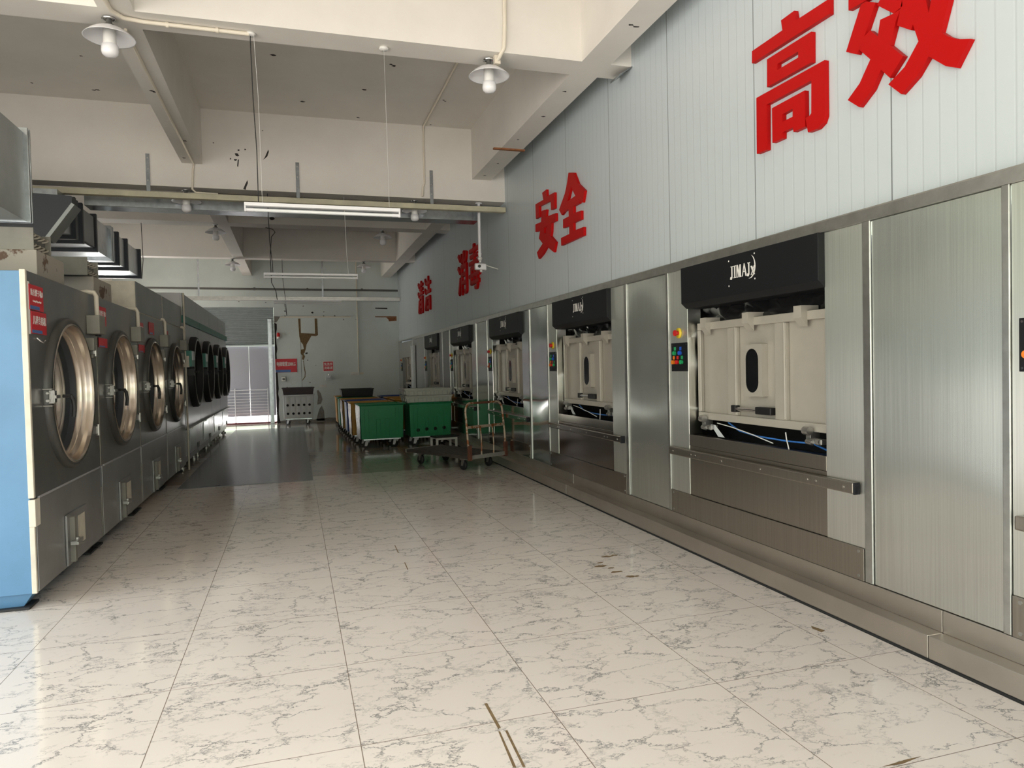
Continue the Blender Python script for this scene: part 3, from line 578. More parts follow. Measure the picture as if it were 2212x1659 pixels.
# ------------------------------------------------------------------ security camera on its pole
e = empty('security_camera', (2.62, 9.97, 3.82), 'white security camera on a drop pole beside the slogan wall', 'camera')
MB().cyl((0, 0, 0), (0, 0, -.015), .05, 16).cyl((0, 0, -.01), (0, 0, -.72), .022, 12).cyl((0, 0, -.72), (0, 0, -.78), .03, 12, .018).build('pole', 'white_enamel', e)
MB().cyl((0, 0, -.78), (.0, -.01, -.86), .016, 10).lathe([(0, .03), (.03, .02), (.035, 0), (.02, -.03), (0, -.03)], (0, 0, -.80), n=14).build('joint', 'white_plastic', e)
MB().hexa([(-.10, -.10, -.97), (.06, -.13, -.98), (.09, .04, -.97), (-.07, .06, -.96)], [(-.10, -.10, -.88), (.06, -.13, -.89), (.09, .04, -.87), (-.07, .06, -.86)]).build('camera_body', 'white_enamel', e, bevel=.012)
MB().cyl((-.04, -.115, -.925), (-.042, -.125, -.925), .022, 14).build('lens', 'black_gloss', e)
MB().cyl((.07, -.05, -.90), (.24, -.10, -.96), .007, 8).cyl((.0, -.05, -.96), (.0, -.055, -1.0), .02, 10).build('antenna', 'white_plastic', e)

# ------------------------------------------------------------------ slogan characters on the right wall
def f_w(y, z): return (XW-.032, y, z)
CH = dict(gao='red character at the near top of the wall, stacked with an open box base', xiao='largest nearest red character, cut by the top of the photo', an='left red character of the pair in the middle of the wall', quan='right red character of the middle pair, shaped like a roof over bars')
for k, lb in CH.items():
    mb = MB()
    for outer, holes in GLYPHS[k]: mb.poly(outer, holes, f_w, (.03, 0, 0))
    tag(mb.build('wall_character', 'letter_red'), lb, 'letter', 'red slogan characters')
for ch, yc, lb in (('消', 12.50, 'left red character behind the security camera pole'), ('毒', 11.63, 'red character beside the security camera'), ('清', 16.92, 'farthest red character, left of the last pair'), ('洁', 16.0, 'right red character of the farthest small pair')):
    o = text_obj('wall_character', ch, .80, 'letter_red', None, (XW-.02, yc, 3.145), (0, -1, 0), (0, 0, 1), ext=.02, bold=.016)
    me = o.data; zs = [v.co.z for v in me.vertices]; ys = [v.co.y for v in me.vertices]
    cz, cy = (max(zs)+min(zs))/2, (max(ys)+min(ys))/2
    sz, sy = .78/(max(zs)-min(zs)), .74/(max(ys)-min(ys))
    for v in me.vertices: v.co.z = (v.co.z-cz)*sz; v.co.y = (v.co.y-cy)*sy
    tag(o, lb, 'letter', 'red slogan characters')

# ================================================================== BARRIER WASHERS (local x goes into the wall, y along it)
def logo(parent):
    x = -.0465
    sw = [(0, 0), (1, 0)]
    # strokes of J I M A J X drawn as slab-serif shapes, u runs towards -y
    W = .27; u0_, z0_, h = 1.145, 2.025, .085
    def P(u, v): return (x, u0_-u, z0_+v)
    mb = MB(); D = (.001, 0, 0)
    def q(*pts): mb.poly(list(pts), [], P, D)
    def I(u, wd=.022, hh=h):
        q((u-.004, 0), (u+wd+.004, 0), (u+wd+.004, .006), (u-.004, .006)); q((u-.004, hh-.006), (u+wd+.004, hh-.006), (u+wd+.004, hh), (u-.004, hh)); q((u+.004, 0), (u+wd-.004, 0), (u+wd-.004, hh), (u+.004, hh))
    def J(u):
        q((u+.008, h-.006), (u+.036, h-.006), (u+.036, h), (u+.008, h)); q((u+.016, .012), (u+.028, .004), (u+.029, h), (u+.016, h)); q((u, -.004), (u+.018, -.008), (u+.028, .006), (u+.016, .012), (u+.006, .014))
    J(0); I(.044)
    u = .075
    q((u, 0), (u+.014, 0), (u+.014, .005), (u+.009, .005), (u+.010, h), (u, h)); q((u+.002, h), (u+.016, h), (u+.032, .02), (u+.026, 0), (u+.022, 0)); q((u+.048, h), (u+.034, h), (u+.022, .02), (u+.026, 0), (u+.032, 0)); q((u+.036, 0), (u+.054, 0), (u+.054, .006), (u+.050, .006), (u+.050, h), (u+.038, h))
    u = .136
    q((u, 0), (u+.008, 0), (u+.026, h-.01), (u+.022, h)); q((u+.020, h), (u+.030, h), (u+.054, 0), (u+.038, 0)); q((u+.010, .028), (u+.040, .028), (u+.040, .035), (u+.010, .035))
    J(.190)
    u = .232
    q((u-.002, .058), (u+.016, .058), (u+.046, -.002), (u+.028, -.002)); q((u+.034, .058), (u+.042, .058), (u+.008, -.002), (u, -.002))
    # crescent
    c = (.222, .055); out, inn = [], []
    for i in range(15):
        a = math.radians(-105+i*12.8)
        out.append((c[0]+.072*math.cos(a)*.85, c[1]+.078*math.sin(a)))
        k = math.sin(PI*i/14)*.014
        inn.append((c[0]+(.072-k)*math.cos(a)*.85, c[1]+(.078-k)*math.sin(a)))
    mb.poly(out+inn[::-1], [], P, D)
    for u_, v_ in ((-.014, .125), (.272, .135), (-.014, -.048), (.275, -.03)): q((u_-.005, v_-.005), (u_+.005, v_-.005), (u_+.005, v_+.005), (u_-.005, v_+.005))
    mb.build('logo_lettering', 'letter_white', parent)
def make_washer(hood=True):
    e = empty('barrier_washer', (2.95, 0, 0), 'x', 'washing machine')
    B(.002, .035, 0, .29, .415, 2.188).build('side_column', 'brushed_steel', e, bevel=.003)
    B(.002, .035, 1.79, 2.07, .415, 2.188).build('side_column', 'brushed_steel', e, bevel=.003)
    MB().box(.006, .03, .29, 1.79, .415, .80).box(.002, .028, .29, 1.79, .802, .89).box(.028, .12, .29, 1.79, .87, .885).build('sill_panel', 'floor_tint_steel', e, bevel=.003)
    kp = B(-.008, .004, .003, 2.067, .236, .415).build('kick_plate', 'floor_tint_steel', e, bevel=.002)
    for y in (.04, 2.03):
        for z in (.26, .395): MB().cyl((-.012, y, z), (-.007, y, z), .009, 10).build('bolt', 'dull_metal', kp)
    rl = B(-.045, -.004, .035, 2.03, .712, .775).build('bumper_rail', 'floor_tint_steel', e, bevel=.008)
    for y in (.11, .33, .40, .85, 1.29, 1.64, 1.70, 1.97): MB().cyl((-.048, y, .742), (-.044, y, .742), .008, 10).build('bolt', 'chrome', rl)
    B(-.047, -.004, .026, .036, .710, .777).build('end_cap', 'black_paint', rl, bevel=.003)
    # housing and jambs
    MB().box(.45, .47, .1, 2.0, .3, 2.18).box(.035, .45, .27, .29, .42, 2.18).box(.035, .45, 1.92, 1.94, .42, 2.18).box(.03, .45, .29, 1.92, .42, .44).box(.03, .45, .29, 1.92, 2.16, 2.18).build('housing', 'dark_void', e)
    B(.03, .12, 1.79, 1.80, .89, 2.18).build('jamb', 'brushed_steel', e)
    if hood:
        hd = MB().add([(x, y, z) for y in (.285, 1.80) for x, z in ((-.045, 2.187), (-.045, 1.912), (.0, 1.872), (.20, 1.872), (.20, 2.187))],
            [(0, 1, 2, 3, 4), (9, 8, 7, 6, 5), (0, 5, 6, 1), (1, 6, 7, 2), (2, 7, 8, 3), (3, 8, 9, 4), (4, 9, 5, 0)]).build('hood', 'black_paint', e, bevel=.004)
        logo(hd)
    else:
        B(.002, .035, .29, 1.79, 1.76, 2.188).build('head_panel', 'brushed_steel', e, bevel=.003)
    # crumpled black sheet above and below the door
    mb = MB(); nx = 26; V = []
    rnd = random.Random(3)
    for j in range(6):
        for i in range(nx):
            V.append((.16+rnd.uniform(-.03, .03), .29+1.5*i/(nx-1), 1.70+.2*j/5+rnd.uniform(-.01, .01)))
    mb.add(V, [(j*nx+i, j*nx+i+1, (j+1)*nx+i+1, (j+1)*nx+i) for j in range(5) for i in range(nx-1)], True); mb.build('plastic_sheet', 'black_sheet', e)
    # the loading door
    d = MB().box(.11, .14, .33, 1.77, 1.012, 1.757)
    d.box(.075, .11, .33, 1.77, 1.70, 1.757).box(.075, .11, .33, 1.77, 1.012, 1.065).box(.075, .11, .33, .385, 1.065, 1.70).box(.075, .11, 1.735, 1.77, 1.065, 1.70)
    d.box(.078, .11, .735, .845, 1.065, 1.70).box(.078, .11, 1.265, 1.375, 1.065, 1.70)
    for y in (.735, 1.265, 1.72): d.box(.070, .08, y, y+.018, 1.07, 1.70)
    dr = d.build('door', 'door_cast', e, bevel=.006)
    def stad(cy, cz, w_, h_, n=10):
        return [(cy+w_*math.cos(a), cz+(h_-w_)+w_*math.sin(a)) for a in [PI*i/n for i in range(n+1)]]+[(cy+w_*math.cos(a), cz-(h_-w_)+w_*math.sin(a)) for a in [PI+PI*i/n for i in range(n+1)]]
    wf = MB().poly([(.955, 1.21), (1.15, 1.21), (1.15, 1.57), (.955, 1.57)], [stad(1.068, 1.388, .072, .152)[::-1]], lambda y, z: (.062, y, z), (.05, 0, 0)).build('window_frame', 'door_cast', dr, bevel=.004)
    MB().poly(stad(1.068, 1.388, .0725, .1525), [], lambda y, z: (.066, y, z), (.02, 0, 0)).build('window_glass', 'black_gloss', dr)
    hn = MB().cyl((.072, 1.30, 1.115), (.072, .98, 1.115), .013, 12).build('door_handle', 'chrome', dr)
    B(.055, .10, 1.26, 1.31, 1.09, 1.14).build('handle_bracket', 'black_plastic', dr, bevel=.005); B(.055, .10, .865, 1.03, 1.09, 1.14).build('handle_bracket', 'black_plastic', dr, bevel=.005)
    for y in (.56, 1.09, 1.62):
        MB().poly([(.03, 1.79), (.16, 1.79), (.16, 1.765), (.077, 1.758), (.077, 1.66), (.03, 1.715)], [], lambda x, z: (x, y-.035, z), (0, .07, 0)).build('door_clamp', 'door_cast', dr, bevel=.003)
    for y in (.50, 1.66):
        m_ = MB().box(.05, .12, y-.02, y+.02, .94, 1.03).cyl((.04, y+.02, 1.02), (.04, y-.03, 1.02), .026, 12).cyl((.04, y, .955), (.04, y-.05, .95), .016, 10).box(.04, .09, y-.13, y, .945, .975).cyl((.04, y-.09, .96), (.04, y-.12, .96), .02, 8)
        m_.build('door_latch', 'dull_metal', dr, bevel=.002)
    cb = MB().tube([(.13, 1.45, 1.0), (.12, 1.3, .95), (.12, 1.1, .93), (.12, .8, .925), (.13, .55, .93), (.12, .4, .90)], .006).build('cable', 'cable_blue', e)
    MB().tube([(.10, 1.55, .99), (.09, 1.35, .975), (.09, 1.1, .94), (.10, .9, .90)], .004).tube([(.06, .72, .99), (.05, .70, .95), (.02, .64, .893)], .004).build('cable', 'cable_white', e)
    MB().poly([(1.58, .98), (1.52, .98), (1.40, .895), (1.48, .895)], [], lambda y, z: (.06, y, z), (.002, 0, 0)).build('strap', 'grey_plastic', e)
    # controls
    cp = B(-.004, .003, 1.79, 2.035, 1.385, 1.612).build('control_panel', 'black_paint', e, bevel=.002)
    for y in (1.805, 2.02):
        for z in (1.40, 1.597): MB().cyl((-.007, y, z), (-.003, y, z), .006, 8).build('screw', 'chrome', cp)
    for y, z, c in ((1.975, 1.53, 'btn_green'), (1.89, 1.53, 'btn_blue'), (1.995, 1.458, 'btn_orange'), (1.935, 1.458, 'btn_red'), (1.87, 1.458, 'btn_green')):
        b_ = MB().cyl((-.022, y, z), (-.004, y, z), .017, 14).build('push_button', c, cp); B(-.0065, -.003, y-.014, y+.014, z+.022, z+.05).build('button_label', c, b_)
    es = MB().lathe([(0, -.008), (.042, -.008), (.042, 0)], (0, 1.915, 1.69), (1, 0, 0), n=22).build('emergency_stop', 'btn_yellow', e)
    MB().cyl((-.03, 1.915, 1.69), (-.008, 1.915, 1.69), .016, 12).cyl((-.042, 1.915, 1.69), (-.03, 1.915, 1.69), .024, 14).build('stop_knob', 'btn_red', es)
    return e
wm = make_washer()
wl = [(.21, 'washing machine cut by the right edge of the photo, only its left column showing'), (3.11, 'nearest fully visible washing machine, beige door under a black hood'),
      (6.0, 'second full washing machine from the right, black hood and white logo'), (8.82, 'washing machine directly behind the rusty hand trolley'),
      (11.66, 'washing machine behind the grey crates, its logo barely readable'), (14.5, 'last hooded washing machine, farthest black hood on the steel wall')]
for i, (y, lb) in enumerate(wl):
    o = wm if i == 0 else copy_tree(wm)
    o.location = (2.95, y, 0); o['label'] = lb; o['group'] = 'barrier washing machines'
for c in bpy.data.objects:       # the fourth machine has a red notice in its window
    if c.name.startswith('barrier_washer') and abs(c.location.y-8.82) < .01 and c.get('label'):
        B(.083, .086, 1.03, 1.10, 1.40, 1.49).build('window_notice', 'btn_red', c)
w6 = make_washer(False); w6.location = (2.95, 18.35, 0); w6['label'] = 'hoodless machine in a dark recess next to the back wall'
def restyle(o, a, b_):
    for c in [o]+list(o.children_recursive):
        for s in getattr(c, 'material_slots', []):
            if s.material == MT[a]: s.link = 'OBJECT'; s.material = MT[b_]
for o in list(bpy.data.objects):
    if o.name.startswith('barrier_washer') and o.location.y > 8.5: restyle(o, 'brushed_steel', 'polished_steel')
    if o.name.startswith('barrier_washer') and o.location.y > 5.5: restyle(o, 'floor_tint_steel', 'floor_tint_polish')
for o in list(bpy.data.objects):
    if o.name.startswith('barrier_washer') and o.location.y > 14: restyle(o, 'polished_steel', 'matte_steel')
# steel panels between machines
sp_y = [(2.28, 3.11), (5.18, 6.0), (8.07, 8.82), (10.89, 11.66), (13.73, 14.5), (16.57, 18.35)]
lbs = ['largest plain brushed steel panel at the right, between two machines', 'plain steel panel between the first and second full machines', 'plain steel panel with a wavy reflection, right of the trolley', 'plain steel panel seen behind the trolley handle', 'narrow far steel panel behind the grey crates', 'wide plain steel panel near the back wall']
S(B(2.954, 2.98, -3.3, .20, .236, 2.19).build('wall_right', 'brushed_panel'))  # unseen stretch beside the camera, added so reflections meet no dark void
for (a, b_), lb in zip(sp_y, lbs):
    e = empty('steel_panel', (2.95, a, 0), lb, 'steel panel', group='steel wall panels'); wd = b_-a
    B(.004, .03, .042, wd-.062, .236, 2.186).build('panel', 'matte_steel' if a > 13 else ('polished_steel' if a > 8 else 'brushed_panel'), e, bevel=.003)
    for y0_, y1_ in ((.003, .040), (wd-.058, wd-.003)):
        MB().box(-.006, .01, y0_, y1_, .236, 2.19).build('edge_strip', 'steel_trim', e, bevel=.004)
e = empty('bright_trims', (2.89, 17.80, .236), 'pair of upright door trims at the far steel panel, reflected light painted pale', 'door trim')
for y in (0, .22): MB().box(-.02, .045, y, y+.13, 0, 1.80).build('strip', 'tube_glass', e, bevel=.012)  # pale colour stands for the light these door trims reflect

# ================================================================== NEAR DRYERS (local +x is the front, y along the row)
def plate(parent, y0, y1, z0, z1, x, lines, back=True, band=True):
    s = B(x, x+.004, y0, y1, z0, z1).build('sign_plate', 'sign_red', parent)
    if band: B(x+.0035, x+.0055, y0+.005, y0+(y1-y0)*.68, z0+.004, z0+(z1-z0)*.17).build('footer_band', 'sign_blue', s)
    for t_, zf, sz in lines:
        text_obj('lettering', t_, sz, 'letter_white', s, (x+.0065, (y0+y1)/2, z0+(z1-z0)*zf), (0, 1, 0), (0, 0, 1), bold=sz*.008, fit=(y1-y0)*(.86 if sz > .03 else .6))
    return s
def make_dryer(tall=False, feet='lower_steel', trim='grey_beige_metal'):
    e = empty('tumble_dryer', (-1.58, 0, 0), 'x', 'tumble dryer')
    zt = 2.125
    MB().box(-1.5, -.022, .002, .03, .10, zt-.004).box(-1.5, -.022, 1.57, 1.598, .10, zt-.004).box(-1.5, -.022, .03, 1.57, zt-.03, zt-.004).box(-1.5, -1.47, .03, 1.57, .10, zt-.03).box(-1.47, -.022, .03, 1.57, .10, .70).build('cabinet', 'blue_paint' if not tall else 'cream_paint', e, bevel=.004)
    MB().poly([(.027, .70), (1.597, .70), (1.597, zt), (.027, zt)], [[(.80+.505*math.cos(-2*PI*k/56), 1.335+.505*math.sin(-2*PI*k/56)) for k in range(56)]], lambda y, z: (-.022, y, z), (.022, 0, 0)).build('front_panel', 'dark_steel_paint', e, bevel=.003)
    MB().box(-.022, -.003, .05, 1.597, .10, .69).build('lower_panel', 'lower_steel', e, bevel=.003)
    mb = MB().box(-.03, .003, -.002, .026, .70, zt+.005).box(-.03, -.001, -.002, .022, .10, .52)
    if trim == 'cream_paint': mb.box(-.03, .008, -.004, .085, .52, .69)
    mb.build('edge_trim', trim, e, bevel=.003)
    B(-.01, .004, .09, 1.597, .685, .70).build('seam_strip', 'steel_grey_panel', e, bevel=.002)
    for (x, y) in ((-.16, .10), (-.16, 1.50), (-1.35, .10), (-1.35, 1.50)):
        B(x-.11, x+.11, y-.09, y+.09, 0, .015).build('foot_pad', 'rubber', e)
        MB().hexa([(x-.07, y-.055, .015), (x+.07, y-.055, .015), (x+.07, y+.055, .015), (x-.07, y+.055, .015)], [(x-.13, y-.085, .10), (x+.13, y-.085, .10), (x+.13, y+.085, .10), (x-.13, y+.085, .10)]).build('foot', feet if y < .5 and x > -1 else 'lower_steel', e, bevel=.003)
    # round door
    c = (0, .80, 1.335)
    MB().lathe([(.545, -.01), (.545, .02), (.532, .042), (.512, .048), (.504, .044)], c, (1, 0, 0), 96).build('door_gasket', 'gasket', e)
    dr = MB().lathe([(.508, .043), (.500, .052), (.490, .047), (.486, .02), (.483, .0), (.479, -.028), (.470, -.031), (.468, -.038), (.465, -.062), (.45, -.066)], c, (1, 0, 0), 96).build('door_ring', 'bronze_ring', e)
    MB().lathe([(.458, -.064), (.450, -.068), (.446, -.11), (.42, -.115)], c, (1, 0, 0), 72).build('inner_ring', 'duct_dark', dr)
    MB().lathe([(.445, -.108), (.40, -.10), (.2, -.09), (.0, -.088)], c, (1, 0, 0), 64).build('door_glass', 'door_glass', dr)
    lt = MB().box(.0, .06, .262, .27, 1.28, 1.37).box(.055, .063, .26, .31, 1.285, 1.365).box(.05, .07, .27, .36, 1.312, 1.335).box(.0, .055, .235, .275, 1.372, 1.38).box(.0, .055, .235, .275, 1.262, 1.27).cyl((.03, .262, 1.30), (.03, .225, 1.30), .010, 10).cyl((.03, .262, 1.35), (.03, .225, 1.35), .008, 10)
    lt.build('door_latch', 'dull_metal', e, bevel=.003)
    MB().cyl((.085, .37, 1.325), (.115, .42, 1.325), .012, 10).tube([(.112, .415, 1.33), (.125, .43, 1.30), (.13, .435, 1.24), (.125, .43, 1.18)], .014, 10).build('door_handle', 'rubber', e)
    for z in (1.02, 1.66): MB().box(0, .05, 1.33, 1.42, z-.03, z+.03).cyl((.05, 1.36, z-.045), (.05, 1.36, z+.045), .015, 10).build('hinge', 'dull_metal', e, bevel=.004)
    # access flap low on the front
    fl = B(-.002, .012, .60, 1.10, .11, .47).build('access_flap', 'lower_steel', e, bevel=.003)
    B(.010, .045, .655, .70, .125, .45).build('latch_bar', 'grey_beige_metal', fl, bevel=.004)
    MB().box(.03, .07, .60, .76, .26, .285).cyl((.05, .68, .245), (.05, .68, .30), .018, 10).cyl((.07, .61, .27), (.07, .76, .245), .008, 8).build('latch', 'dull_metal', fl)
    B(.012, .015, .86, 1.03, .21, .42).build('label_plate', 'cream_paint', fl)
    # junction box with its conduit
    jb = B(0, .095, 1.33, 1.52, 1.795, 1.945).build('junction_box', 'grey_beige_metal', e, bevel=.004)
    MB().tube([(-.12, 1.47, 2.13), (-.02, 1.47, 2.145), (.03, 1.47, 2.14), (.045, 1.47, 2.11), (.047, 1.47, 1.945)], .018, 10).build('conduit', 'pvc_cream', jb)
    MB().box(0, .06, 1.29, 1.36, 1.66, 1.76).box(0, .04, 1.34, 1.43, 1.60, 1.65).build('door_switch', 'grey_beige_metal', e, bevel=.004)
    if tall:
        MB().box(-1.4, -.004, .02, 1.58, zt, 2.45).build('upper_cabinet', 'cream_paint', e, bevel=.004)
        B(-.004, .002, .03, 1.575, zt+.01, 2.448).build('upper_panel', 'dark_steel_paint', e, bevel=.002)
    return e
def plenum(e, y0, y1, h0, h1):
    MB().box(-1.3, -.13, y0, y1, 2.12, 2.355).box(-1.32, -.10, y0-.02, y1+.02, 2.12, 2.155).build('air_plenum', 'beige_rust', e, bevel=.004)
    hb = MB().box(-1.3, -.19, h0, h1, 2.36, 2.505).box(-1.3, -.15, h0-.01, h0, 2.355, 2.515).box(-1.3, -.15, h1, h1+.01, 2.355, 2.515).build('heater_box', 'grey_beige_metal', e, bevel=.003)
    mb = MB(); n = 4
    for r_ in range(2):
        for i in range(n):
            y = h0+.05+(h1-h0-.1)*i/(n-1); z = 2.398+r_*.07
            mb.tube([(-.20, y-.022, z-.014)]+[(-.19+.034*math.sin(a), y-.022*math.cos(a), z-.014*math.cos(a)) for a in [PI*k/8 for k in range(9)]]+[(-.20, y+.022, z+.014)], .0075, 8)
    mb.build('coil_pipes', 'coil', e); B(-.19, -.186, h0+.005, h1-.005, 2.365, 2.50).build('coil_backing', 'pipe_dark', e)
d1 = make_dryer(feet='blue_paint', trim='cream_paint'); d2_ = make_dryer()
d1.location = (-1.58, 5.10, 0); d2_.location = (-1.58, 6.71, 0)
d1['label'] = 'nearest tumble dryer with a bright blue side panel'; d2_['label'] = 'second tumble dryer from the front, rusty plenum on top'
plenum(d1, .67, 1.29, .70, 1.06); plenum(d2_, .54, 1.19, .45, .80)
plate(d1, .045, .30, 1.885, 2.045, .004, [('医疗烘干机8', .68, .048), ('Curing & Dryer No.8', .36, .017)])
plate(d1, .065, .345, 1.735, 1.878, .004, [('儿科专用机', .58, .060)])
MB().box(.0, .004, .035, .06, 1.73, 2.06).build('paper_edge', 'letter_white', d1)
MB().tube([(.003, .16, 1.71), (.02, .17, 1.69), (.03, .19, 1.68), (.03, .23, 1.695)], .006, 6).build('wall_hook', 'chrome', d1)
plate(d2_, .05, .33, 1.89, 2.05, .004, [('医疗烘干机7', .62, .05)]); plate(d2_, .06, .34, 1.70, 1.78, .004, [])
B(.002, .02, -.02, .10, 1.79, 1.945).build('cover_plate', 'black_paint', d2_, bevel=.003)
d3 = make_dryer(True); d4 = copy_tree(d3)
d3.location = (-1.58, 8.33, 0); d4.location = (-1.58, 9.94, 0)
d3['label'] = 'third tumble dryer, with a taller cream topped cabinet'; d4['label'] = 'fourth dark tumble dryer, last before the teal banded dryers'
plate(d3, .05, .33, 1.86, 2.02, .004, [('医疗烘干机6', .6, .05)]); plate(d3, .06, .36, 1.70, 1.78, .004, [])
plate(d3, .66, .96, 1.92, 2.06, .004, []); plate(d4, .05, .33, 1.86, 2.02, .004, [])
for d in (d1, d2_, d3, d4): d['group'] = 'dark fronted tumble dryers'

# ================================================================== FAR DRYERS
def make_far():
    e = empty('tumble_dryer', (-1.58, 0, 0), 'x', 'tumble dryer')
    MB().box(-1.5, -.02, .002, 1.745, .20, 2.67).build('cabinet', 'white_enamel', e, bevel=.004)
    B(-.02, 0, .01, 1.742, .62, 2.22).build('front_panel', 'steel_grey_panel', e, bevel=.003)
    B(-.02, .0, .01, 1.742, 2.335, 2.668).build('header_panel', 'steel_grey_panel', e, bevel=.003)
    B(-.02, .03, .0, 1.746, 2.222, 2.333).build('colour_band', 'teal_paint', e, bevel=.006)
    B(-.02, -.002, .01, 1.742, .22, .60).build('lower_panel', 'steel_grey_panel', e, bevel=.003)
    MB().box(-.0, .05, .05, 1.70, .60, .625).cyl((.045, .25, .61), (.045, .40, .61), .014, 8).build('ledge', 'steel_trim', e, bevel=.003)
    fl = B(-.001, .006, .35, 1.0, .26, .58).build('access_flap', 'shutter_steel', e, bevel=.002); B(.004, .012, 1.2, 1.42, .22, .30).build('vent', 'pipe_dark', fl)
    MB().box(-1.45, -.05, .05, 1.70, .09, .20).build('base_frame', 'lower_steel', e)
    for y in (.2, 1.5): MB().cyl((-.10, y, 0), (-.10, y, .09), .03, 10).cyl((-.10, y, 0), (-.10, y, .02), .06, 12).build('foot', 'dull_metal', e); MB().cyl((-1.3, y, 0), (-1.3, y, .09), .03, 10).build('foot', 'dull_metal', e)
    c = (0, .93, 1.48)
    dr = MB().lathe([(.57, -.005), (.57, .07), (.55, .095), (.525, .10), (.505, .085), (.50, .02), (.47, .0)], c, (1, 0, 0), 72).build('door_ring', 'rubber', e)
    MB().lathe([(.535, .098), (.520, .106), (.505, .098)], c, (1, 0, 0), 72).build('ring_rim', 'dull_metal', dr)
    MB().lathe([(.49, .012), (.3, .004), (0, 0.002)], c, (1, 0, 0), 48).build('door_glass', 'teal_glass', dr)
    cb = B(0, .11, .02, .30, 1.56, 1.80).build('control_box', 'teal_paint', e, bevel=.005); B(.108, .118, .05, .27, 1.66, 1.79).build('front_cover', 'steel_grey_panel', cb)
    MB().box(0, .11, .24, .34, 1.42, 1.53).cyl((.11, .36, 1.48), (.16, .36, 1.48), .02, 10).build('door_latch', 'black_plastic', e, bevel=.004)
    return e
f0 = make_far(); fl_ = ['first teal banded dryer, just past the dark dryers', 'second teal banded dryer from the dark dryers', 'third teal banded dryer, one short of the doorway end', 'last teal banded dryer next to the back doorway']
for i in range(4):
    o = f0 if i == 0 else copy_tree(f0)
    o.location = (-1.58, 11.62+1.76*i, 0); o['label'] = fl_[i]; o['group'] = 'teal banded tumble dryers'
tag(MB().tube([(-1.55, 11.58, .01), (-1.55, 11.58, 2.66)], .014, 10).box(-1.58, -1.50, 11.56, 11.60, 1.55, 1.72).build('cabinet_edge', 'pvc_cream'), 'white cabinet edge, added as a thin upright between the dark and the teal banded dryers', 'pipe')  # thin upright added to stand for the white edge of the far cabinet

# ------------------------------------------------------------------ air ducts
e = empty('air_duct', (-1.76, 4.9, 2.55), 'near grey duct over the first dryer at the left edge', 'duct')
B(-1.0, 0, 0, .90, 0, .62).build('duct_wall', 'galv_side', e); mb = MB()
for y in (.86, .90): mb.box(-1.03, .03, y-.012, y+.012, -.01, .65)
mb.build('flange', 'galvanized', e, bevel=.003)
MB().cyl((-.15, .80, .62), (-.15, .80, 2.30), .006, 6).cyl((-.15, .25, .62), (-.15, .25, 2.30), .006, 6).build('hanger_rod', 'dull_metal', e)
e = empty('air_duct', (-2.54, 9.35, 3.17), 'long galvanized duct stepping away above the dryers', 'duct')
MB().box(-1.6, 0, 0, 4.52, 0, .44).build('duct_wall', 'galvanized', e)
for y, dk in ((.55, 1), (.86, 1), (1.52, 1), (2.34, 0), (2.44, 0), (2.80, 1), (3.40, 1), (4.42, 1)):
    MB().box(-1.63, .035, y, y+.06, -.035, .48).build('flange', 'duct_dark' if dk else 'galvanized', e, bevel=.004)
B(-.2, .02, .95, 1.45, .02, .42).build('side_sheet', 'galv_side', e)
MB().tube([(.03, 4.50, -.03), (.06, 4.5, .3), (.05, 4.5, .95)], .006, 6).build('hanger_wire', 'cable_black', e)
e = empty('air_duct', (-2.28, 8.9, 3.0), 'dark slanting duct elbow above the second dryer', 'duct')
MB().poly([(-1.8, .50), (.0, .44), (.0, .34), (-.26, -.03), (-.38, -.08), (-1.8, -.08)], [], lambda x, z: (x, 0, z), (0, .24, 0)).build('duct_wall', 'duct_dark', e, bevel=.01)
MB().poly([(.0, .36), (.03, .34), (-.24, -.05), (-.27, -.03)], [], lambda x, z: (x, -.02, z), (0, .26, 0)).build('flange', 'galv_side', e)

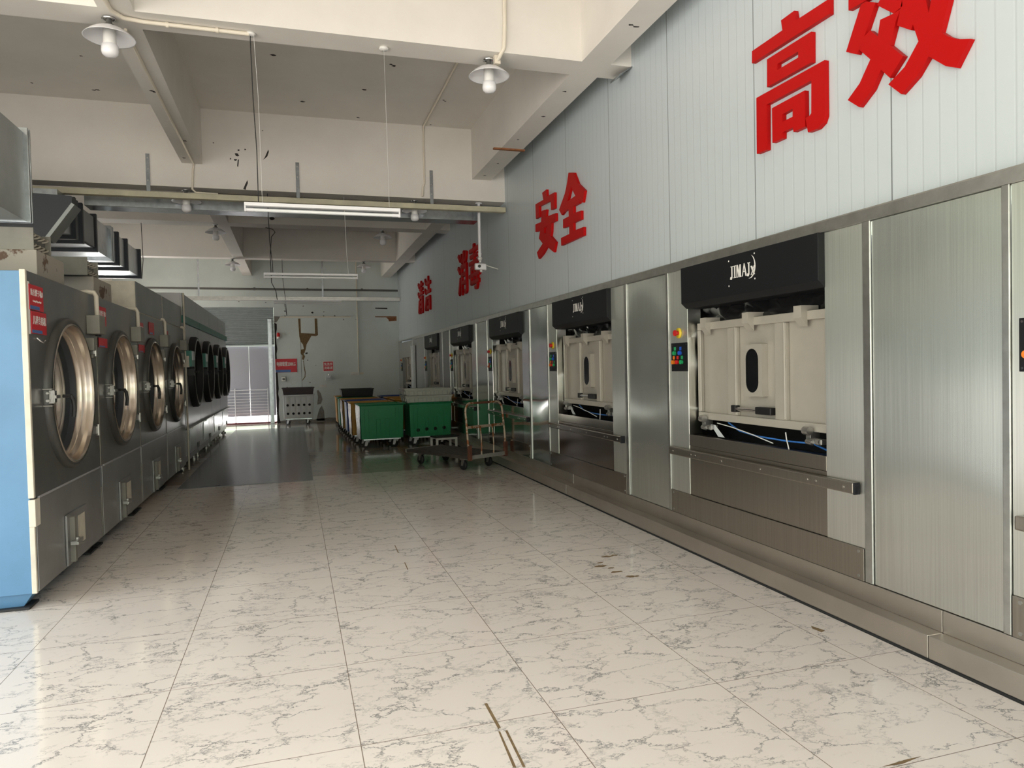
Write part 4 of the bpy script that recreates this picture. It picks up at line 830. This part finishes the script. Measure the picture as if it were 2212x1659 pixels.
# ================================================================== LAUNDRY BINS
def make_bin(col, ribs='panel', liner=False, holes=0):
    e = empty('laundry_bin', (0, 0, 0), 'x', 'laundry bin')
    # local origin at floor, centre; x width, y depth (front at -y)
    W, D_, w2, d2, z0, z1 = .435, .36, .385, .30, .17, .80
    tb = [(-w2, -d2), (w2, -d2), (w2, d2), (-w2, d2)]; tt = [(-W+.035, -D_+.03), (W-.035, -D_+.03), (W-.035, D_-.03), (-W+.035, D_-.03)]
    rim = [(-W, -D_), (W, -D_), (W, D_), (-W, D_)]
    def in_(p, k): return (p[0]*(1-k), p[1]*(1-k))
    V = [(x, y, z0) for x, y in tb]+[(x, y, z1-.01) for x, y in tt]+[(x, y, z1-.01) for x, y in rim]+[(x, y, z1+.012) for x, y in rim]+[(*in_(p, .04), z1+.012) for p in tt]+[(*in_(p, .05), z0+.02) for p in tb]
    F = [(3, 2, 1, 0)]
    for a in range(0, 20, 4): F += [(a+i, a+(i+1) % 4, a+4+(i+1) % 4, a+4+i) for i in range(4)]
    F.append((20, 21, 22, 23))
    tub = MB().add(V, F).build('tub', col, e, bevel=.012, seg=3)
    def fr(u, t_):   # point on the slanted front face
        z = z0+(z1-z0)*t_; y = -d2+(-(D_-.03)+d2)*t_; x = u*(w2+(W-.035-w2)*t_); return (x, y-.001, z)
    mb = MB()
    if ribs == 'panel':
        for (u0, u1, t0, t1) in ((-.82, -.62, .06, .88), (.62, .80, .10, .90), (-.28, -.08, .06, .58), (.14, .34, .06, .60)):
            for (a, b_, c_, d_) in ((u0, u0+.012, t0, t1), (u1-.012, u1, t0, t1), (u0, u1, t1-.012, t1)):
                P = [fr(a, c_), fr(b_, c_), fr(b_, d_), fr(a, d_)]; mb.hexa([(p[0], p[1]-.006, p[2]) for p in P], [(p[0], p[1]+.004, p[2]) for p in P])
    else:
        for k in range(5):
            u = -.72+k*.36
            P = [fr(u-.11, .08), fr(u+.11, .08), fr(u+.11, .94), fr(u-.11, .94)]; mb.hexa([(p[0], p[1]-.010, p[2]) for p in P], [(p[0], p[1]+.004, p[2]) for p in P])
    mb.build('ribs', col, tub, bevel=.002)
    hl = []
    if holes == 4: hl = [(-.62, .2), (-.2, .22), (.22, .22), (.66, .24)]
    if holes == 10: hl = [(-.72+k*.36, t_) for k in range(5) for t_ in (.22, .58)]
    for u, t_ in hl:
        p = fr(u, t_); q = -.002 if holes == 4 else -.011
        MB().cyl((p[0], p[1]+q-.002, p[2]), (p[0], p[1]+.01, p[2]), .033, 18).build('drain_hole', 'dark_void', tub)
    if holes == 4:
        p = fr(.66, .78); MB().cyl((p[0], p[1]-.004, p[2]), (p[0], p[1]+.01, p[2]), .024, 18).build('plug', col, tub)
    if liner:
        V = []; n = 14; rnd = random.Random(5)
        for j in range(8):
            for i in range(n):
                t_ = j/7; yy = (-.95+1.9*i/(n-1)); x = -(w2+(W-.035-w2)*t_)-.006-rnd.uniform(0, .014); V.append((x, yy*(d2+(D_-.03-d2)*t_), z0+(z1-z0)*t_))
        MB().add(V, [(j*n+i, j*n+i+1, (j+1)*n+i+1, (j+1)*n+i) for j in range(7) for i in range(n-1)], True).build('plastic_liner', 'film', e)
    MB().box(-.34, .34, -.29, -.26, .148, .172).box(-.34, .34, .26, .29, .148, .172).box(-.34, -.31, -.26, .26, .148, .172).box(.31, .34, -.26, .26, .148, .172).build('base_frame', 'galvanized', e)
    for x in (-.26, .26):
        for y in (-.24, .24):
            c = MB().box(-.035, .035, -.035, .035, .135, .15).hexa([(-.031, .01, .04), (-.026, .01, .04), (-.026, .055, .04), (-.031, .055, .04)], [(-.031, -.035, .14), (-.026, -.035, .14), (-.026, .035, .14), (-.031, .035, .14)]).hexa([(.026, .01, .04), (.031, .01, .04), (.031, .055, .04), (.026, .055, .04)], [(.026, -.035, .14), (.031, -.035, .14), (.031, .035, .14), (.026, .035, .14)]).build('caster', 'white_enamel', e)
            MB().cyl((-.02, .032, .062), (.02, .032, .062), .062, 22).build('wheel', 'rubber', c); c.location = (x, y, 0); c.rotation_euler = (0, 0, 1.05 if x < 0 else .8)
    return e
def put(o, x, y, lb, rz=0): o.location = (x, y, 0); o.rotation_euler = (0, 0, rz); o['label'] = lb; o['group'] = 'wheeled laundry bins'; return o
g1 = make_bin('green_plastic', liner=True); put(g1, 1.52, 13.52, 'green laundry bin at the front of the left row', .03)
g2 = make_bin('green_plastic', holes=4); put(g2, 2.425, 13.50, 'green laundry bin with drain holes, carrying the two pale crates', .02)
y1 = make_bin('yellow_plastic', liner=True); put(y1, 1.44, 14.42, 'yellow bin wrapped in film right behind the front green bin')
b1 = make_bin('blue_plastic'); put(b1, 1.41, 15.32, 'blue bin in the left row between two yellow ones')
put(copy_tree(y1), 1.39, 16.22, 'film wrapped yellow bin behind the blue one in the left row')
put(copy_tree(g2), 1.37, 17.12, 'green bin far back in the left row, under the black tub')
y2 = make_bin('yellow_plastic'); put(y2, 1.36, 18.02, 'last yellow bin at the far end of the left row')
put(copy_tree(y2), 2.40, 15.2, 'yellow bin of the right row, behind the pale crates')
put(copy_tree(y2), 2.38, 16.2, 'second yellow bin of the right row, in front of a blue one')
put(copy_tree(b1), 2.36, 17.2, 'blue bin at the back of the right row')
gb = make_bin('grey_plastic', ribs='slat', holes=10); put(gb, .09, 20.25, 'light grey ribbed bin with ten holes beside the back doorway')
gb['group'] = 'wheeled laundry bins'
def tub_box(mat, W, D_, H_, name, loc, lb, rz=0, crate=False, cat='tub'):
    e = empty(name, loc, lb, cat, rz); k = .93
    tb = [(-W*k, -D_*k), (W*k, -D_*k), (W*k, D_*k), (-W*k, D_*k)]; tt = [(-W, -D_), (W, -D_), (W, D_), (-W, D_)]
    V = [(x, y, 0) for x, y in tb]+[(x, y, H_-.02) for x, y in tt]+[(x*1.04, y*1.06, H_-.02) for x, y in tt]+[(x*1.04, y*1.06, H_) for x, y in tt]+[(x*.96, y*.94, H_) for x, y in tt]+[(x*.95, y*.93, .012) for x, y in tb]
    F = [(3, 2, 1, 0)]
    for a in range(0, 20, 4): F += [(a+i, a+(i+1) % 4, a+4+(i+1) % 4, a+4+i) for i in range(4)]
    F.append((20, 21, 22, 23))
    bd = MB().add(V, F)
    if crate:
        mb = bd
        for i in range(5):
            x = -W*.72+i*W*.36; mb.box(x-.05, x-.042, -D_*1.04, -D_*.93, H_*.1, H_*.62).box(x+.042, x+.05, -D_*1.04, -D_*.93, H_*.1, H_*.62).box(x-.05, x+.05, -D_*1.04, -D_*.93, H_*.55, H_*.62)
        mb.box(-W*.9, -W*.86, -D_*1.02, -D_*.93, .0, H_*.8).box(W*.86, W*.9, -D_*1.02, -D_*.93, .0, H_*.8)
        for i in range(3):
            y = -D_*.6+i*D_*.6; mb.box(-W*1.01, -W*.93, y-.05, y+.05, H_*.22, H_*.62)
        bd.box(-W*1.03, W*1.03, -D_*1.05, D_*1.05, H_*.68, H_*.72)
    bd.build('body', mat, e, bevel=.004)
    if 0: B(-W*1.03, W*1.03, -D_*1.05, D_*1.05, H_-.001, H_+.004).build('rim', mat, e)
    return e
tub_box('crate_plastic', .44, .30, .125, 'plastic_crate', (2.41, 13.52, .813), 'lower of the two stacked pale crates on the green bin', .02, True, 'crate')
tub_box('crate_plastic', .44, .30, .125, 'plastic_crate', (2.40, 13.52, .944), 'upper of the two stacked pale crates on the green bin', .02, True, 'crate')
tub_box('brown_black_plastic', .41, .27, .19, 'storage_tub', (.09, 20.25, .813), 'brownish black tub on the light grey bin', 0, cat='tub')
tub_box('black_plastic', .375, .27, .19, 'storage_tub', (1.42, 17.35, .813), 'black tub on top of the bins in the left row', 0, cat='tub')
tag(B(1.05, 1.45, 19.9, 20.2, .0, .13).build('floor_box', 'black_plastic', bevel=.03), 'low dark box on the floor against the back wall behind the bins', 'box')
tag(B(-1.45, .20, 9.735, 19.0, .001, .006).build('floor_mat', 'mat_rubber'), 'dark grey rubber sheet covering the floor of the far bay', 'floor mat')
# step stool
e = empty('step_stool', (2.50, 12.25, 0), 'low stool with white legs and black top behind the trolley', 'stool', .2)
B(-.22, .22, -.14, .14, .235, .26).build('seat', 'black_plastic', e, bevel=.005)
for y in (-.13, .13): MB().box(-.22, -.18, y-.015, y+.015, 0, .235).box(.14, .18, y-.015, y+.015, 0, .235).box(-.18, .14, y-.015, y+.015, .20, .235).build('leg_frame', 'white_plastic', e, bevel=.003)
# ------------------------------------------------------------------ rusty platform trolley
e = empty('platform_trolley', (2.25, 10.31, 0), 'rusty platform trolley with a hoop handle standing by the machines', 'trolley', math.radians(27))
# local: x width, -y is the handle end
Wd, Ln = .34, .72
dk = MB()
for i in range(7):
    x = -Wd+.02+i*(2*Wd-.02)/7; dk.box(x, x+.075, -Ln, Ln, .205, .225)
dk.box(-Wd, Wd, -Ln+.1, -Ln+.18, .18, .205).box(-Wd, Wd, Ln-.18, Ln-.1, .18, .205)
dk.build('deck', 'old_wood', e, bevel=.004)
for y in (-Ln-.03, Ln): B(-Wd-.02, Wd+.02, y, y+.03, .175, .228).build('end_rail', 'pale_edge', e, bevel=.004)
MB().box(-Wd-.02, -Wd, -Ln, Ln, .18, .222).box(Wd, Wd+.02, -Ln, Ln, .18, .222).build('side_rail', 'old_wood', e, bevel=.004)
hy = -Ln-.02; pts = [(-Wd, hy, .20), (-Wd-.015, hy+.02, .45), (-Wd-.01, hy+.05, .75)]
for a in range(0, 7): t_ = PI/2*a/6; pts.append((-Wd+.08-.09*math.cos(t_), hy+.06+.01*a/6, .82+.13*math.sin(t_)))
for a in range(6, -1, -1): t_ = PI/2*a/6; pts.append((Wd-.08+.09*math.cos(t_), hy+.06+.01*a/6, .82+.13*math.sin(t_)))
pts += [(Wd+.01, hy+.05, .75), (Wd+.015, hy+.02, .45), (Wd, hy, .20)]
hd = MB().tube(pts, .016, 12).build('handle', 'rusty_tube', e)
MB().cyl((-.2, hy+.07, .95), (.1, hy+.07, .95), .0175, 12).build('grip', 'rust_dark', hd)
MB().hexa([(-Wd-.01, hy+.02, .60), (Wd+.01, hy+.02, .60), (Wd+.01, hy+.04, .60), (-Wd-.01, hy+.04, .60)], [(-Wd-.01, hy+.02, .64), (Wd+.01, hy+.02, .64), (Wd+.01, hy+.04, .64), (-Wd-.01, hy+.04, .64)]).build('cross_bar', 'rusty_tube', hd, bevel=.004)
for x in (-.11, .12): MB().tube([(x, hy+.03, .60), (x+.012, hy+.03, .5), (x+.012, hy+.02, .38), (x-.012, hy, .22)], .011, 10).build('handle_bar', 'rusty_tube', hd)
for x in (-Wd, Wd): B(x-.025, x+.025, hy-.025, hy+.02, .16, .37).build('socket', 'rust_dark', e, bevel=.004)
for x in (-.24, .24):
    for y in (-.50, .50):
        c = MB().box(x-.04, x+.04, y-.04, y+.04, .15, .18).hexa([(x-.03, y+.0, .06), (x-.024, y+.0, .06), (x-.024, y+.04, .06), (x-.03, y+.04, .06)], [(x-.03, y-.03, .155), (x-.024, y-.03, .155), (x-.024, y+.03, .155), (x-.03, y+.03, .155)]).hexa([(x+.024, y+.0, .06), (x+.03, y+.0, .06), (x+.03, y+.04, .06), (x+.024, y+.04, .06)], [(x+.024, y-.03, .155), (x+.03, y-.03, .155), (x+.03, y+.03, .155), (x+.024, y+.03, .155)]).build('caster', 'dull_metal', e)
        MB().lathe([(.03, -.022), (.065, -.022), (.073, -.012), (.073, .012), (.065, .022), (.03, .022)], (x, y+.02, .074), (1, 0, 0), 26).cyl((x-.024, y+.02, .074), (x+.024, y+.02, .074), .032, 14).build('wheel', 'rubber', c)
